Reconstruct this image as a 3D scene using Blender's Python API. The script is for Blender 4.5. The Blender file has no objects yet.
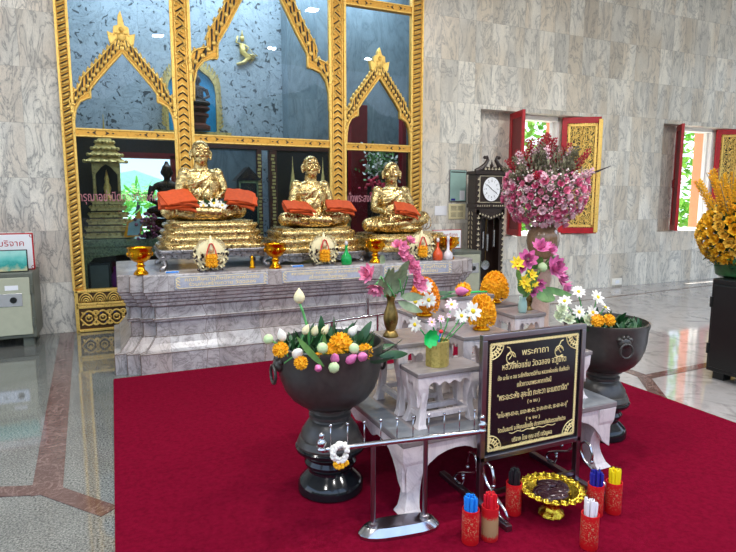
import bpy, bmesh, math, random
from mathutils import Vector, Matrix, Quaternion
PI = math.pi
sin, cos = math.sin, math.cos
C = bpy.context.scene.collection
rnd = random.Random(7)

# ------------------------------------------------------------------ materials
def lin(h):
    h = h.lstrip('#')
    v = [int(h[i:i+2], 16)/255 for i in (0, 2, 4)]
    return tuple(x/12.92 if x <= .04045 else ((x+.055)/1.055)**2.4 for x in v) + (1,)

class NT:
    def __init__(s, name):
        s.m = bpy.data.materials.new(name); s.m.use_nodes = True
        s.t = s.m.node_tree; s.b = s.t.nodes['Principled BSDF']
        s.co = None
    def n(s, typ, **kw):
        o = s.t.nodes.new(typ)
        for k, v in kw.items(): setattr(o, k, v)
        return o
    def l(s, a, b): s.t.links.new(a, b)
    def put(s, sock, v):
        if isinstance(v, bpy.types.NodeSocket): s.l(v, sock)
        else: sock.default_value = v
    def obj(s):
        if s.co is None: s.co = s.n('ShaderNodeTexCoord').outputs['Object']
        return s.co
    def math(s, op, a, b=0.0, c=None):
        o = s.n('ShaderNodeMath', operation=op); s.put(o.inputs[0], a); s.put(o.inputs[1], b)
        if c is not None: s.put(o.inputs[2], c)
        return o.outputs[0]
    def vmath(s, op, a, b):
        o = s.n('ShaderNodeVectorMath', operation=op); s.put(o.inputs[0], a); s.put(o.inputs[1], b)
        return o.outputs[0]
    def noise(s, scale, detail=3, rough=.5, dist=0, vec=None):
        o = s.n('ShaderNodeTexNoise'); s.put(o.inputs['Vector'], vec or s.obj())
        o.inputs['Scale'].default_value = scale; o.inputs['Detail'].default_value = detail
        o.inputs['Roughness'].default_value = rough; o.inputs['Distortion'].default_value = dist
        return o.outputs[0]
    def ramp(s, fac, stops, interp='LINEAR'):
        o = s.n('ShaderNodeValToRGB'); s.put(o.inputs[0], fac); e = o.color_ramp.elements
        o.color_ramp.interpolation = interp
        while len(e) < len(stops): e.new(.5)
        for i, (p, c) in enumerate(stops):
            e[i].position = p; e[i].color = c if not isinstance(c, (int, float)) else (c, c, c, 1)
        return o.outputs[0]
    def mix(s, f, a, b, mode='MIX'):
        o = s.n('ShaderNodeMix', data_type='RGBA', blend_type=mode)
        s.put(o.inputs[0], f); s.put(o.inputs[6], a); s.put(o.inputs[7], b)
        return o.outputs[2]
    def bump(s, h, strength=.3, dist=.01):
        o = s.n('ShaderNodeBump'); s.put(o.inputs['Height'], h)
        o.inputs['Strength'].default_value = strength; o.inputs['Distance'].default_value = dist
        s.l(o.outputs[0], s.b.inputs['Normal'])
    def set(s, **kw):
        for k, v in kw.items():
            k = {'col': 'Base Color', 'rough': 'Roughness', 'metal': 'Metallic', 'spec': 'Specular IOR Level',
                 'trans': 'Transmission Weight', 'alpha': 'Alpha', 'coat': 'Coat Weight', 'sss': 'Subsurface Weight', 'sheen': 'Sheen Weight'}[k]
            s.put(s.b.inputs[k], v)
        return s

def plain(name, h, rough=.5, metal=0, var=.12, scale=14, bump=0, spec=.5, coat=0):
    t = NT(name); c = lin(h)
    d = tuple(x*(1-var) for x in c[:3])+(1,); u = tuple(min(1, x*(1+var)) for x in c[:3])+(1,)
    nz = t.noise(scale, 4)
    t.set(col=t.ramp(nz, [(.3, d), (.7, u)]), rough=rough, metal=metal, spec=spec, coat=coat)
    if bump: t.bump(t.noise(scale*4, 4), bump, .005)
    return t.m

def marble(name, base, dark, vein, tile=None, grout='#6d6a66', rough=.25, vs=3.0, blotch=.35, amt=.8, tone=.12, gw=.012, warm=None, spec=.5, aniso=(1, 1, 1), veinw=.03, fine=.6, blobs=0, diag=0, dist=2.2):
    """tile=(sx,sy,sz) in metres: veins shift and the tone changes from slab to slab"""
    t = NT(name); p = t.obj(); vec = p; wn = None
    if tile:
        sc = t.vmath('DIVIDE', p, tile)
        cell = t.n('ShaderNodeVectorMath', operation='FLOOR'); t.l(sc, cell.inputs[0])
        w = t.n('ShaderNodeTexWhiteNoise', noise_dimensions='3D'); t.l(cell.outputs[0], w.inputs['Vector'])
        wn = w.outputs['Value']
        off = t.vmath('MULTIPLY', w.outputs['Color'], (9, 9, 9))
        vec = t.vmath('ADD', p, off)
    mp = t.n('ShaderNodeMapping'); t.l(vec, mp.inputs[0]); mp.inputs['Rotation'].default_value = (0, diag, 0); mp.inputs['Scale'].default_value = aniso; vec = mp.outputs[0]
    cloud = t.noise(vs*.6, 5, .6, .6, vec)
    v1 = t.noise(vs, 6, .62, dist, vec)
    d1 = t.math('ABSOLUTE', t.math('SUBTRACT', v1, .5))
    m1 = t.ramp(d1, [(0, 1.0), (veinw, .35), (veinw*3, 0.0)])
    v2 = t.noise(vs*3.3, 5, .6, 3.0, vec)
    d2 = t.math('ABSOLUTE', t.math('SUBTRACT', v2, .5))
    m2 = t.ramp(d2, [(0, fine), (.03, 0.0)])
    col = t.mix(t.ramp(cloud, [(.42, 0.0), (.68, blotch)]), lin(base), lin(dark))
    if warm: col = t.mix(t.ramp(t.noise(vs*.35, 2, .5, 0, vec), [(.45, 0.0), (.6, .55)]), col, lin(warm))
    col = t.mix(t.math('MULTIPLY', t.math('MAXIMUM', m1, m2), amt), col, lin(vein))
    if blobs: col = t.mix(t.math('MULTIPLY', t.ramp(t.noise(9, 2, .4, 1.6, vec), [(.62, 0.0), (.66, 1.0)]), blobs), col, lin('#20272c'))
    if tile:
        f = t.math('MULTIPLY_ADD', wn, tone*2, 1-tone)
        mm = t.n('ShaderNodeVectorMath', operation='SCALE'); t.l(col, mm.inputs[0]); t.l(f, mm.inputs['Scale'])
        col = mm.outputs[0]
        fr = t.n('ShaderNodeVectorMath', operation='FRACTION'); t.l(sc, fr.inputs[0])
        s = t.n('ShaderNodeSeparateXYZ'); t.l(fr.outputs[0], s.inputs[0]); g = None
        for i in range(3):
            if tile[i] > 50: continue
            e = t.math('LESS_THAN', s.outputs[i], gw/2/tile[i])
            g = e if g is None else t.math('MAXIMUM', g, e)
        if g is not None: col = t.mix(t.math('MULTIPLY', g, .55), col, lin(grout))
    t.set(col=col, rough=rough, spec=spec)
    return t.m

def gold(name, h='#d9a441', rough=.28, bump=.35, bscale=60, dark='#5a3a10', patch=.35, pscale=18, metal=1.0):
    t = NT(name)
    nz = t.noise(pscale, 5, .65, .5)
    t.set(col=t.ramp(nz, [(.28, lin(dark)), (.28+patch*.5, lin(h)), (.8, tuple(min(1, x*1.15) for x in lin(h)[:3])+(1,))]),
          rough=t.ramp(t.noise(pscale*2), [(.3, rough*.7), (.7, rough*1.5)]), metal=metal)
    t.bump(t.noise(bscale, 4, .6), bump, .006)
    return t.m

M = {}
M['wall'] = marble('wall_marble', '#e6e2d6', '#b4b3af', '#6f7376', (.3, 99, .6), vs=2.2, blotch=.6, amt=.62, tone=.13, warm='#cbbba3', gw=.006, rough=.3, aniso=(2.0, 1, .75), veinw=.02, fine=.45, diag=.7, dist=1.4)
M['wall_left'] = marble('wall_marble_left', '#e2dfd6', '#b0b1b0', '#5f6468', (.42, 99, .6), vs=2.6, blotch=.7, amt=.75, tone=.12, warm='#cdbfae', gw=.006, rough=.3, aniso=(2.2, 1, .8), fine=.5, diag=-.7, dist=1.3, veinw=.022)
M['shrine_wall'] = marble('shrine_wall_marble', '#a9b2b8', '#8a959c', '#4a545c', (.5, 99, .8), vs=2.4, blotch=.4, amt=.4, tone=.05, gw=.005, rough=.4, veinw=.022, fine=.2, blobs=.85)
M['shrine_wall_plain'] = marble('shrine_wall_plain', '#87949b', '#63727a', '#4a565c', (.8, 99, 1.6), vs=1.6, blotch=.6, amt=.5, tone=.05, gw=.006, rough=.4, aniso=(1.6, 1, .6))
M['altar'] = marble('altar_marble', '#b9b7b8', '#858183', '#4a4340', (.42, 99, 99), vs=3.0, blotch=.6, amt=.6, tone=.14, warm='#a89a92', gw=.01, rough=.28, aniso=(1.6, 1, 1.3), diag=.5, dist=1.6)
M['table'] = marble('table_marble', '#e6dad6', '#cfc1bd', '#a09092', None, vs=3.5, blotch=.5, amt=.35, rough=.3, aniso=(1, 1, .5))
M['table_top'] = marble('table_top_marble', '#8c8380', '#77706f', '#615a59', None, vs=4, blotch=.6, amt=.3, rough=.22, aniso=(.4, 1, 1))  # darker than the aprons: weaker light on the tops put into the colour
M['vase_marble'] = marble('brown_vase_marble', '#8f7358', '#6e5642', '#55412f', None, vs=6, blotch=.6, amt=.5, rough=.2, aniso=(1, 1, .25))
M['pedestal'] = marble('pink_pedestal_marble', '#b59a8b', '#97796b', '#7d6557', None, vs=6, blotch=.5, amt=.4, rough=.3)
M['plaque'] = marble('plaque_marble', '#b4bac6', '#979fb0', '#6f7890', None, vs=6, blotch=.5, amt=.4, rough=.3)

def granite():
    t = NT('floor_granite'); p = t.obj()
    v = t.n('ShaderNodeTexVoronoi'); t.l(p, v.inputs['Vector']); v.inputs['Scale'].default_value = 120
    sp = t.ramp(t.noise(95, 3, .8), [(.38, lin('#3b3c3c')), (.5, lin('#6f706b')), (.66, lin('#96958d'))])
    big = t.ramp(t.noise(1.2, 4, .6, 1), [(.35, .82), (.65, 1.1)])
    mm = t.n('ShaderNodeVectorMath', operation='MULTIPLY'); t.l(sp, mm.inputs[0]); t.l(big, mm.inputs[1])
    s = t.n('ShaderNodeSeparateXYZ'); t.l(p, s.inputs[0])
    # pale marble field right of the carpet, its paleness painting in reflected wall and window light; grey granite left of it
    side = t.math('GREATER_THAN', s.outputs[0], 2.0)
    pale = t.ramp(t.noise(2.4, 6, .6, 1.5), [(.35, lin('#86817f')), (.5, lin('#aaa5a1')), (.7, lin('#96918f'))])
    col = t.mix(side, mm.outputs[0], pale)
    a = t.math('FRACT', t.math('DIVIDE', t.math('ADD', s.outputs[0], s.outputs[1]), .85))
    b = t.math('FRACT', t.math('DIVIDE', t.math('SUBTRACT', s.outputs[0], s.outputs[1]), .85))
    g = t.math('MAXIMUM', t.math('LESS_THAN', a, .006), t.math('LESS_THAN', b, .006))
    col = t.mix(t.math('MULTIPLY', t.math('MULTIPLY', g, side), .35), col, lin('#b9b2ae'))
    t.set(col=col, rough=.055, spec=.85)
    t.bump(t.noise(3, 2), .012, .02)
    return t.m
M['floor'] = granite()
M['strip'] = marble('brown_strip_marble', '#5b403a', '#473029', '#a58c84', (99, 99, 99), vs=3, amt=.5, rough=.09, veinw=.012)

def carpet():
    t = NT('red_carpet')
    fine = t.noise(420, 3, .8); mid = t.noise(38, 3, .7)
    c = t.ramp(mid, [(.3, lin('#6a0721')), (.7, lin('#820d2d'))])
    c = t.mix(t.ramp(fine, [(.35, .4), (.6, 0.0)]), c, lin('#6a0618'))
    t.set(col=c, rough=1, spec=.03)
    t.bump(fine, .7, .01)
    return t.m
M['carpet'] = carpet()

M['goldleaf'] = gold('gold_leaf', '#dcc083', .22, 1.0, 42, '#2e1f0a', .42, 24)
M['goldbase'] = gold('gold_base_leaf', '#d9bd80', .24, 1.0, 52, '#35240d', .42, 20)
M['gilt'] = gold('gilt_wood', '#d8a448', .42, .5, 110, '#a06c22', .3, 30, .55)
M['giltpale'] = gold('gilt_pale', '#ecc66c', .36, .5, 90, '#a8762a', .3, 30, .6)
M['phan'] = gold('polished_gold', '#e5a01a', .16, .35, 90, '#8c5207', .3, 30)
M['tray'] = gold('tray_gold', '#d9b83c', .2, .3, 90, '#7a5a10', .3, 30)
M['tin'] = gold('gold_glitter_tin', '#c9b667', .4, .5, 260, '#8f7f3a', .4, 60, .7)
M['shrinegold'] = gold('shrine_gold', '#dcc076', .42, .6, 70, '#4f4220', .4, 24, .4)
M['brass'] = gold('aged_brass', '#8d7442', .34, .08, 30, '#57462a', .3, 8, .95)
M['steel'] = plain('brushed_steel', '#b9b9bd', .2, 1, .08)
M['frame_steel'] = plain('frame_steel', '#8d8990', .3, 1, .08)
M['silver'] = gold('carved_silver', '#9c9a9c', .34, .9, 45, '#2d2c30', .5, 30)
M['darkchev'] = plain('dark_inlay', '#231d14', .5)
M['blueglass'] = plain('blue_mirror_inlay', '#1d4fa0', .12, .3, .3)
M['bluepaint'] = plain('blue_niche_paint', '#2c9bd0', .6)
M['urn'] = plain('dark_stone_urn', '#3c3935', .34, 0, .2, 30, .08)
M['urnblack'] = plain('black_polished_stone', '#14181c', .12, 0, .3, 60)
M['red'] = plain('red_lacquer', '#b01522', .35, 0, .15)
M['darkred'] = plain('dark_red_lacquer', '#7c0f1b', .4)
M['cupred'] = None
M['white'] = plain('white_paint', '#e8e6e2', .4, 0, .03)
M['wood_dark'] = plain('dark_carved_wood', '#2a1c17', .35, 0, .3, 30, .2)
M['wood_red'] = plain('red_brown_wood', '#5a2c1c', .4, 0, .25, 12)
M['pearl'] = plain('pearl_inlay', '#c9bda0', .3, 0, .2)
M['orange'] = plain('orange_robe_cloth', '#c44a10', .8, 0, .12, 30, .2)
M['orange2'] = plain('folded_robe_orange', '#b0420e', .8, 0, .15, 30, .2)
M['marigold'] = plain('marigold_petals', '#ffb010', .7, 0, .25, 60)
M['marigold_deep'] = plain('marigold_deep', '#fb9a10', .7, 0, .25, 60)
M['green'] = plain('leaf_green', '#24502a', .4, 0, .3, 25)
M['green_l'] = plain('leaf_light_green', '#5f8a45', .45, 0, .25, 25)
M['stem'] = plain('green_stem', '#5fae62', .5)
M['lotusgreen'] = plain('pale_lotus_green', '#b9cf9a', .5, 0, .12, 30)
M['petal_white'] = plain('white_petal', '#ece9df', .55, 0, .05)
M['petal_yellow'] = plain('yellow_petal', '#e6c81c', .6)
M['petal_pink'] = plain('pink_petal', '#f08cae', .55, 0, .22, 30)
M['petal_lpink'] = plain('light_pink_petal', '#ffd2dc', .55, 0, .2, 30)
M['petal_mag'] = plain('magenta_petal', '#da74aa', .55, 0, .3, 30)
M['petal_red'] = plain('red_petal', '#b5283c', .6, 0, .25, 30)
M['petal_gold'] = plain('golden_petal', '#ecb41e', .6, 0, .25, 30)
M['dusty'] = plain('dusty_foliage', '#7d7a62', .7, 0, .4, 40)
M['bright_green'] = plain('bright_green_bow', '#13c05a', .4)
M['black'] = plain('black_enamel', '#0e1110', .35)
M['safe'] = plain('pale_green_safe', '#aeb09a', .4, 0, .05)
M['safe_dark'] = plain('grey_green_steel', '#5e6258', .45, 0, .08)
M['chrome'] = plain('lock_plate', '#cfcfd2', .25, .7, .04)
M['ink'] = plain('dark_ink', '#2a2a2a', .6)
M['salmon'] = plain('salmon_plaster', '#f08a64', .8, 0, .05)
M['foliage'] = plain('outdoor_foliage', '#7cbf4c', .7, 0, .45, 6)
M['reflected_hill'] = plain('reflected_hill_green', '#5d8f6a', .9, 0, .3, 1.5)
M['sky_panel'] = None
M['ceiling'] = plain('ceiling_plaster', '#a3a19c', .8, 0, .03)
M['ground'] = plain('outdoor_paving', '#b5b0a4', .9)
M['sign_black'] = plain('black_granite_sign', '#15171c', .18, 0, .5, 200)
M['sign_gold'] = plain('gold_lettering', '#f2dd9a', .5, 0, .08)
M['pinktext'] = plain('pink_lettering', '#b97a86', .6)
M['candle_blue'] = plain('blue_wax', '#1583e0', .4)
M['candle_navy'] = plain('navy_wax', '#1b1f8a', .4)
M['candle_red'] = plain('red_wax', '#cf1826', .4)
M['candle_black'] = plain('black_wax', '#16161a', .4)
M['candle_yellow'] = plain('yellow_wax', '#ecd313', .4)
M['candle_white'] = plain('white_wax', '#e6e3e6', .4)
M['bottle_green'] = plain('green_glass_bottle', '#11a04e', .15)
M['bottle_orange'] = plain('orange_bottle', '#d8542a', .2)
M['bottle_white'] = plain('white_porcelain', '#d9d4d8', .2)
M['ribbon'] = plain('red_ribbon', '#d8222e', .5)
M['purple'] = plain('purple_cloth', '#5e2360', .7)
M['mosaic'] = gold('green_mosaic_gilt', '#8f9a6c', .35, .8, 60, '#1d3128', .6, 45, .5)
M['plum'] = plain('plum_flowers', '#6d2440', .6, 0, .3, 30)
M['bronze'] = plain('dark_bronze', '#2a1d14', .35, .5)
M['cream'] = plain('cream_paper', '#e6dcb0', .7, 0, .03)
M['paper'] = plain('white_paper', '#e9ebef', .6, 0, .02)
M['teal'] = None
M['pistachio'] = plain('pistachio_board', '#9dbdb5', .3, 0, .04)

def cupmat():
    t = NT('worn_red_cup')
    s = t.n('ShaderNodeSeparateXYZ'); t.l(t.obj(), s.inputs[0])
    band = t.ramp(s.outputs[2], [(.02, 0.0), (.06, 1.0), (.12, 1.0), (.16, 0.0)])
    nz = t.ramp(t.noise(130, 3, .7), [(.56, 0.0), (.58, 1.0)])
    f = t.math('MULTIPLY', nz, band)
    t.set(col=t.mix(f, lin('#c8141c'), lin('#c2a078')), rough=.45, spec=.3)
    return t.m
M['cupred'] = cupmat()
def cupmat2():
    t = NT('worn_bare_cup')
    s = t.n('ShaderNodeSeparateXYZ'); t.l(t.obj(), s.inputs[0])
    nz = t.noise(160, 4, .8)
    h = t.math('ADD', s.outputs[2], t.math('MULTIPLY', t.math('SUBTRACT', nz, .5), .09))
    f = t.ramp(h, [(.025, 0.0), (.03, 1.0), (.11, 1.0), (.115, 0.0)])
    t.set(col=t.mix(f, lin('#c41a22'), lin('#b39468')), rough=.4)
    return t.m
M['cupbare'] = cupmat2()
def tealmat():
    t = NT('teal_landscape_picture')
    s = t.n('ShaderNodeSeparateXYZ'); t.l(t.obj(), s.inputs[0])
    t.set(col=t.ramp(t.math('ADD', t.math('MULTIPLY', s.outputs[2], 3.5), t.math('MULTIPLY', t.noise(14, 4), .5)),
          [(.3, lin('#c9c49a')), (.5, lin('#2f9a94')), (.75, lin('#6cc3bb')), (1, lin('#9fd8d0'))]), rough=.2)
    return t.m
M['teal'] = tealmat()
def glassmat():
    t = NT('tinted_pane_glass')
    tr = t.n('ShaderNodeBsdfTransparent'); tr.inputs[0].default_value = (.70, .80, .88, 1)
    gl = t.n('ShaderNodeBsdfGlossy'); gl.inputs['Roughness'].default_value = .0; gl.inputs[0].default_value = (1, 1, 1, 1)
    fr = t.n('ShaderNodeLayerWeight'); fr.inputs[0].default_value = .5
    fc = t.math('MULTIPLY_ADD', t.math('POWER', fr.outputs['Facing'], 4.0), .5, .018)
    mx = t.n('ShaderNodeMixShader'); t.l(fc, mx.inputs[0]); t.l(tr.outputs[0], mx.inputs[1]); t.l(gl.outputs[0], mx.inputs[2])
    t.l(mx.outputs[0], t.t.nodes['Material Output'].inputs[0])
    return t.m
M['glass'] = glassmat()

# ------------------------------------------------------------------ mesh builder
def lerp(a, b, t): return a+(b-a)*t
class MB:
    def __init__(s): s.v = []; s.f = []; s.mi = []; s.cur = 0
    def add(s, vs, fs, mat=None):
        n = len(s.v)
        if mat is not None: vs = [mat @ Vector(v) for v in vs]
        s.v += [tuple(v) for v in vs]
        s.f += [tuple(n+i for i in f) for f in fs]; s.mi += [s.cur]*len(fs)
        return s
    def box(s, x0, x1, y0, y1, z0, z1, mat=None):
        v = [(x, y, z) for x in (x0, x1) for y in (y0, y1) for z in (z0, z1)]
        return s.add(v, [(0, 1, 3, 2), (4, 6, 7, 5), (0, 4, 5, 1), (2, 3, 7, 6), (0, 2, 6, 4), (1, 5, 7, 3)], mat)
    def cbox(s, x, y, z, sx, sy, sz, mat=None): return s.box(x-sx/2, x+sx/2, y-sy/2, y+sy/2, z-sz/2, z+sz/2, mat)
    def lathe(s, prof, seg=32, c=(0, 0, 0), sx=1, sy=1, mat=None, wob=None, close=True):
        v = []; f = []
        for j, (r, z) in enumerate(prof):
            for i in range(seg):
                a = 2*PI*i/seg; rr = r*(wob(a, j) if wob else 1)
                v.append((c[0]+rr*cos(a)*sx, c[1]+rr*sin(a)*sy, c[2]+z))
        for j in range(len(prof)-1):
            for i in range(seg):
                k = (i+1) % seg
                f.append((j*seg+i, j*seg+k, (j+1)*seg+k, (j+1)*seg+i))
        if close:
            if prof[0][0] > 1e-5: f.append(tuple(range(seg))[::-1])
            if prof[-1][0] > 1e-5: f.append(tuple((len(prof)-1)*seg+i for i in range(seg)))
        return s.add(v, f, mat)
    def ell(s, c, r, seg=12, rings=8, mat=None):
        if isinstance(r, (int, float)): r = (r, r, r)
        p = [(max(1e-4, sin(PI*j/rings)), -cos(PI*j/rings)) for j in range(rings+1)]
        T = Matrix.Translation(c) @ Matrix.Diagonal((r[0], r[1], r[2], 1))
        return s.lathe(p, seg, mat=(mat @ T) if mat is not None else T, close=False)
    def tube(s, pts, r, seg=8, cap=True, mat=None, flat=1.0):
        P = [Vector(p) for p in pts]; n = len(P); v = []; f = []
        t0 = (P[1]-P[0]).normalized(); up = Vector((0, 0, 1))
        if abs(t0.dot(up)) > .95: up = Vector((0, 1, 0))
        nrm = (up - t0*up.dot(t0)).normalized()
        for i in range(n):
            t = ((P[min(i+1, n-1)]-P[max(i-1, 0)])).normalized()
            nn = nrm - t*nrm.dot(t)
            if nn.length > 1e-6: nrm = nn.normalized()
            b = t.cross(nrm); rr = r[i] if isinstance(r, (list, tuple)) else r
            for k in range(seg):
                a = 2*PI*k/seg
                v.append(P[i]+nrm*cos(a)*rr+b*sin(a)*rr*flat)
        for i in range(n-1):
            for k in range(seg):
                q = (k+1) % seg
                f.append((i*seg+k, i*seg+q, (i+1)*seg+q, (i+1)*seg+k))
        if cap: f.append(tuple(range(seg))[::-1]); f.append(tuple((n-1)*seg+k for k in range(seg)))
        return s.add(v, f, mat)
    def prism(s, poly, y0, y1, mat=None):
        """polygon in xz, extruded in y"""
        n = len(poly)
        v = [(x, y0, z) for x, z in poly]+[(x, y1, z) for x, z in poly]
        f = [tuple(range(n)), tuple(range(n, 2*n))[::-1]]+[(i, i+n, (i+1) % n+n, (i+1) % n) for i in range(n)]
        return s.add(v, f, mat)
    def strip(s, A, B, y0, y1, mat=None):
        """band between two xz polylines of equal count, given depth"""
        n = len(A); v = []
        for y in (y0, y1):
            v += [(x, y, z) for x, z in A]+[(x, y, z) for x, z in B]
        f = []; N = 2*n
        for i in range(n-1):
            f += [(i, i+1, n+i+1, n+i), (N+i, N+n+i, N+n+i+1, N+i+1), (i, N+i, N+i+1, i+1), (n+i, n+i+1, N+n+i+1, N+n+i)]
        f += [(0, n, N+n, N), (n-1, N+n-1, N+N-1, N-1)]
        return s.add(v, f, mat)
    def petal(s, base, d, up, L, W, cup=.3, nl=4, tip=.0, mat=None):
        d = Vector(d).normalized(); up = Vector(up); up = (up-d*up.dot(d))
        up = up.normalized() if up.length > 1e-5 else d.orthogonal().normalized()
        sd = d.cross(up); v = []; base = Vector(base)
        for i in range(nl+1):
            t = i/nl; w = W*.5*(sin(PI*min(1, t*.86+.1))**.7 if tip == 0 else (sin(PI*(t*.94+.03))**tip))
            h = cup*L*t*t
            for k in (-1, 0, 1):
                v.append(base+d*L*t*(1-.12*abs(cup))+up*(h+abs(k)*cup*W*.25)+sd*w*k)
        f = []
        for i in range(nl):
            for k in range(2): f.append((i*3+k, i*3+k+1, i*3+k+4, i*3+k+3))
        return s.add(v, f, mat)
    def build(s, name, mat, parent=None, smooth=False, bevel=0, auto=None):
        me = bpy.data.meshes.new(name)
        me.from_pydata([tuple(v) for v in s.v], [], s.f)
        mats = mat if isinstance(mat, (list, tuple)) else [mat]
        for m in mats: me.materials.append(m)
        if len(mats) > 1:
            for p, i in zip(me.polygons, s.mi): p.material_index = i
        bm = bmesh.new(); bm.from_mesh(me)
        bmesh.ops.recalc_face_normals(bm, faces=bm.faces); bm.to_mesh(me); bm.free()
        if smooth:
            me.polygons.foreach_set('use_smooth', [True]*len(me.polygons))
            if auto is not None: me.set_sharp_from_angle(angle=auto)
        o = bpy.data.objects.new(name, me); C.objects.link(o)
        if parent: o.parent = parent
        if bevel:
            b = o.modifiers.new('b', 'BEVEL'); b.width = bevel; b.segments = 2; b.limit_method = 'ANGLE'
        return o

def tag(o, label=None, cat=None, group=None, kind=None):
    if label: o['label'] = label
    if cat: o['category'] = cat
    if group: o['group'] = group
    if kind: o['kind'] = kind
    return o
def thing(name, label, cat, loc=(0, 0, 0), rz=0, group=None):
    o = bpy.data.objects.new(name, None); C.objects.link(o)
    o.empty_display_size = .1
    o.location = loc; o.rotation_euler = (0, 0, rz)
    return tag(o, label, cat, group)
def move(o, loc, rz=0): o.location = loc; o.rotation_euler = (0, 0, rz); return o
def orient(o, loc, d=(0, 0, 1), roll=0, s=1):
    q = Vector((0, 0, 1)).rotation_difference(Vector(d).normalized()) @ Quaternion((0, 0, 1), roll)
    o.rotation_mode = 'QUATERNION'; o.rotation_quaternion = q; o.location = loc
    o.scale = (s, s, s); return o
def dup(o, parent=None):
    c = o.copy(); C.objects.link(c)
    if parent: c.parent = parent
    for ch in [x for x in bpy.data.objects if x.parent == o]: dup(ch, c)
    return c
class Proto:
    """first use hands out the original, later uses hand out copies"""
    def __init__(s, o): s.o = o; s.used = False; s.kids = [x for x in bpy.data.objects if x.parent == o]
    def get(s, label=None, group=None):
        if not s.used: s.used = True; r = s.o
        else:
            r = s.o.copy(); C.objects.link(r)
            for k in s.kids:
                c = k.copy(); C.objects.link(c); c.parent = r
        if label: r['label'] = label
        if group: r['group'] = group
        return r
def text(name, body, size, mat, parent=None, M4=None, ext=.002, align='CENTER', wscale=1.0, width=None):
    cu = bpy.data.curves.new(name, 'FONT'); cu.body = body; cu.size = size; cu.align_x = align; cu.align_y = 'CENTER'; cu.extrude = ext; cu.resolution_u = 2
    o = bpy.data.objects.new(name, cu); C.objects.link(o)
    bpy.context.view_layer.update()
    dg = bpy.context.evaluated_depsgraph_get()
    me = bpy.data.meshes.new_from_object(o.evaluated_get(dg))
    bpy.data.objects.remove(o); bpy.data.curves.remove(cu)
    xs = [v.co.x for v in me.vertices] or [0, 1]
    sx = wscale if not width else width/(max(xs)-min(xs))
    R = Matrix.Rotation(PI/2, 4, 'X') @ Matrix.Diagonal((sx, 1, 1, 1))
    me.transform((M4 or Matrix()) @ R); me.materials.clear(); me.materials.append(mat)
    o = bpy.data.objects.new(name, me); C.objects.link(o)
    if parent: o.parent = parent
    return o
def struct(name, mb, mat, **kw):
    o = mb.build(name, mat, **kw); o['kind'] = 'structure'; return o
M['urnplum'] = plain('plum_satin', '#2b1018', .18, 0, .3)
M['rise_dark'] = plain('added_rise_green', '#1c2618', .9, 0, .5, .5)
M['ground_dark'] = plain('asphalt_yard', '#4b4a48', .9)
M['slab_grey'] = plain('slab_grey_border', '#7c7f82', .22, 0, .12, 20)
M['petal_rose'] = plain('deep_pink_petal', '#dd6c96', .55, 0, .22, 30)
M['joint'] = plain('brown_joint', '#6b5b52', .7)
M['rosette'] = plain('pale_green_rosette', '#dfe6c8', .5, 0, .1)
def giltback():
    t = NT('gilt_carving_ground')
    v = t.n('ShaderNodeTexWave', wave_type='BANDS'); t.l(t.obj(), v.inputs['Vector']); v.inputs['Scale'].default_value = 9; v.inputs['Distortion'].default_value = 14; v.inputs['Detail'].default_value = 2; v.inputs['Detail Scale'].default_value = 1.6
    k = t.ramp(v.outputs[1], [(.30, lin('#2a1a0c')), (.42, lin('#e8c566'))])
    t.set(col=k, rough=.4, metal=.3); t.bump(v.outputs[1], .5, .01)
    return t.m
M['giltback'] = giltback()
CONE_D = ((1.645, 1.05, 'white daisy topmost on the rear marigold cone'), (1.67, .968, 'white daisy lower on the rear marigold cone'), (1.58, .965, 'white daisy at the leaf side of the rear marigold cone'))
M['sage'] = plain('sage_leaf', '#8c9c78', .6, 0, .25, 25)
M['petal_amber'] = plain('pale_amber_petal', '#e9bd45', .6, 0, .2, 30)
M['carve_ground'] = plain('brown_carving_ground', '#4a3212', .6, .2, .2, 40)
SKY, CEIL, SHR, EXPO = 2.0, 520, 190, 0.42
# ------------------------------------------------------------------ setting
W = 7.45
struct('floor', MB().box(-9, 17, -7, 7.8, -.1, 0), M['floor'])
def band(n, pts, w, th=.003):
    m = MB()
    for a, b in zip(pts, pts[1:]):
        A = Vector(a+(0,)); B = Vector(b+(0,)); d = (B-A).normalized(); s = Vector((-d.y, d.x, 0))*w/2
        m.add([A-s, B-s, B+s, A+s, A-s+Vector((0, 0, th)), B-s+Vector((0, 0, th)), B+s+Vector((0, 0, th)), A+s+Vector((0, 0, th))],
              [(0, 1, 2, 3), (4, 5, 6, 7), (0, 1, 5, 4), (1, 2, 6, 5), (2, 3, 7, 6), (3, 0, 4, 7)])
    struct(n, m, M['strip'])
band('trim_1', [(-.40, 3.30), (-.56, 7.44)], .15)
band('trim_2', [(-.40, 3.34), (-.092, 2.965)], .105, .0035)
band('trim_3', [(-.40, 3.34), (-2.2, 3.95)], .11, .004)
band('trim_4', [(4.25, 6.45), (14, 7.13)], .05)
band('trim_5', [(4.28, 4.9), (4.225, 3.45)], .11, .0035)
band('trim_6', [(4.235, 3.47), (3.85, 2.98)], .11, .004)
band('trim_7', [(4.22, 3.43), (9, 3.6)], .10, .003)
# red carpet
cp = MB().box(-.07, 3.9, -.6, 5.272, .0005, .008)
tag(cp.build('carpet', M['carpet']), 'large crimson carpet laid before the marble altar', 'carpet')

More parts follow.
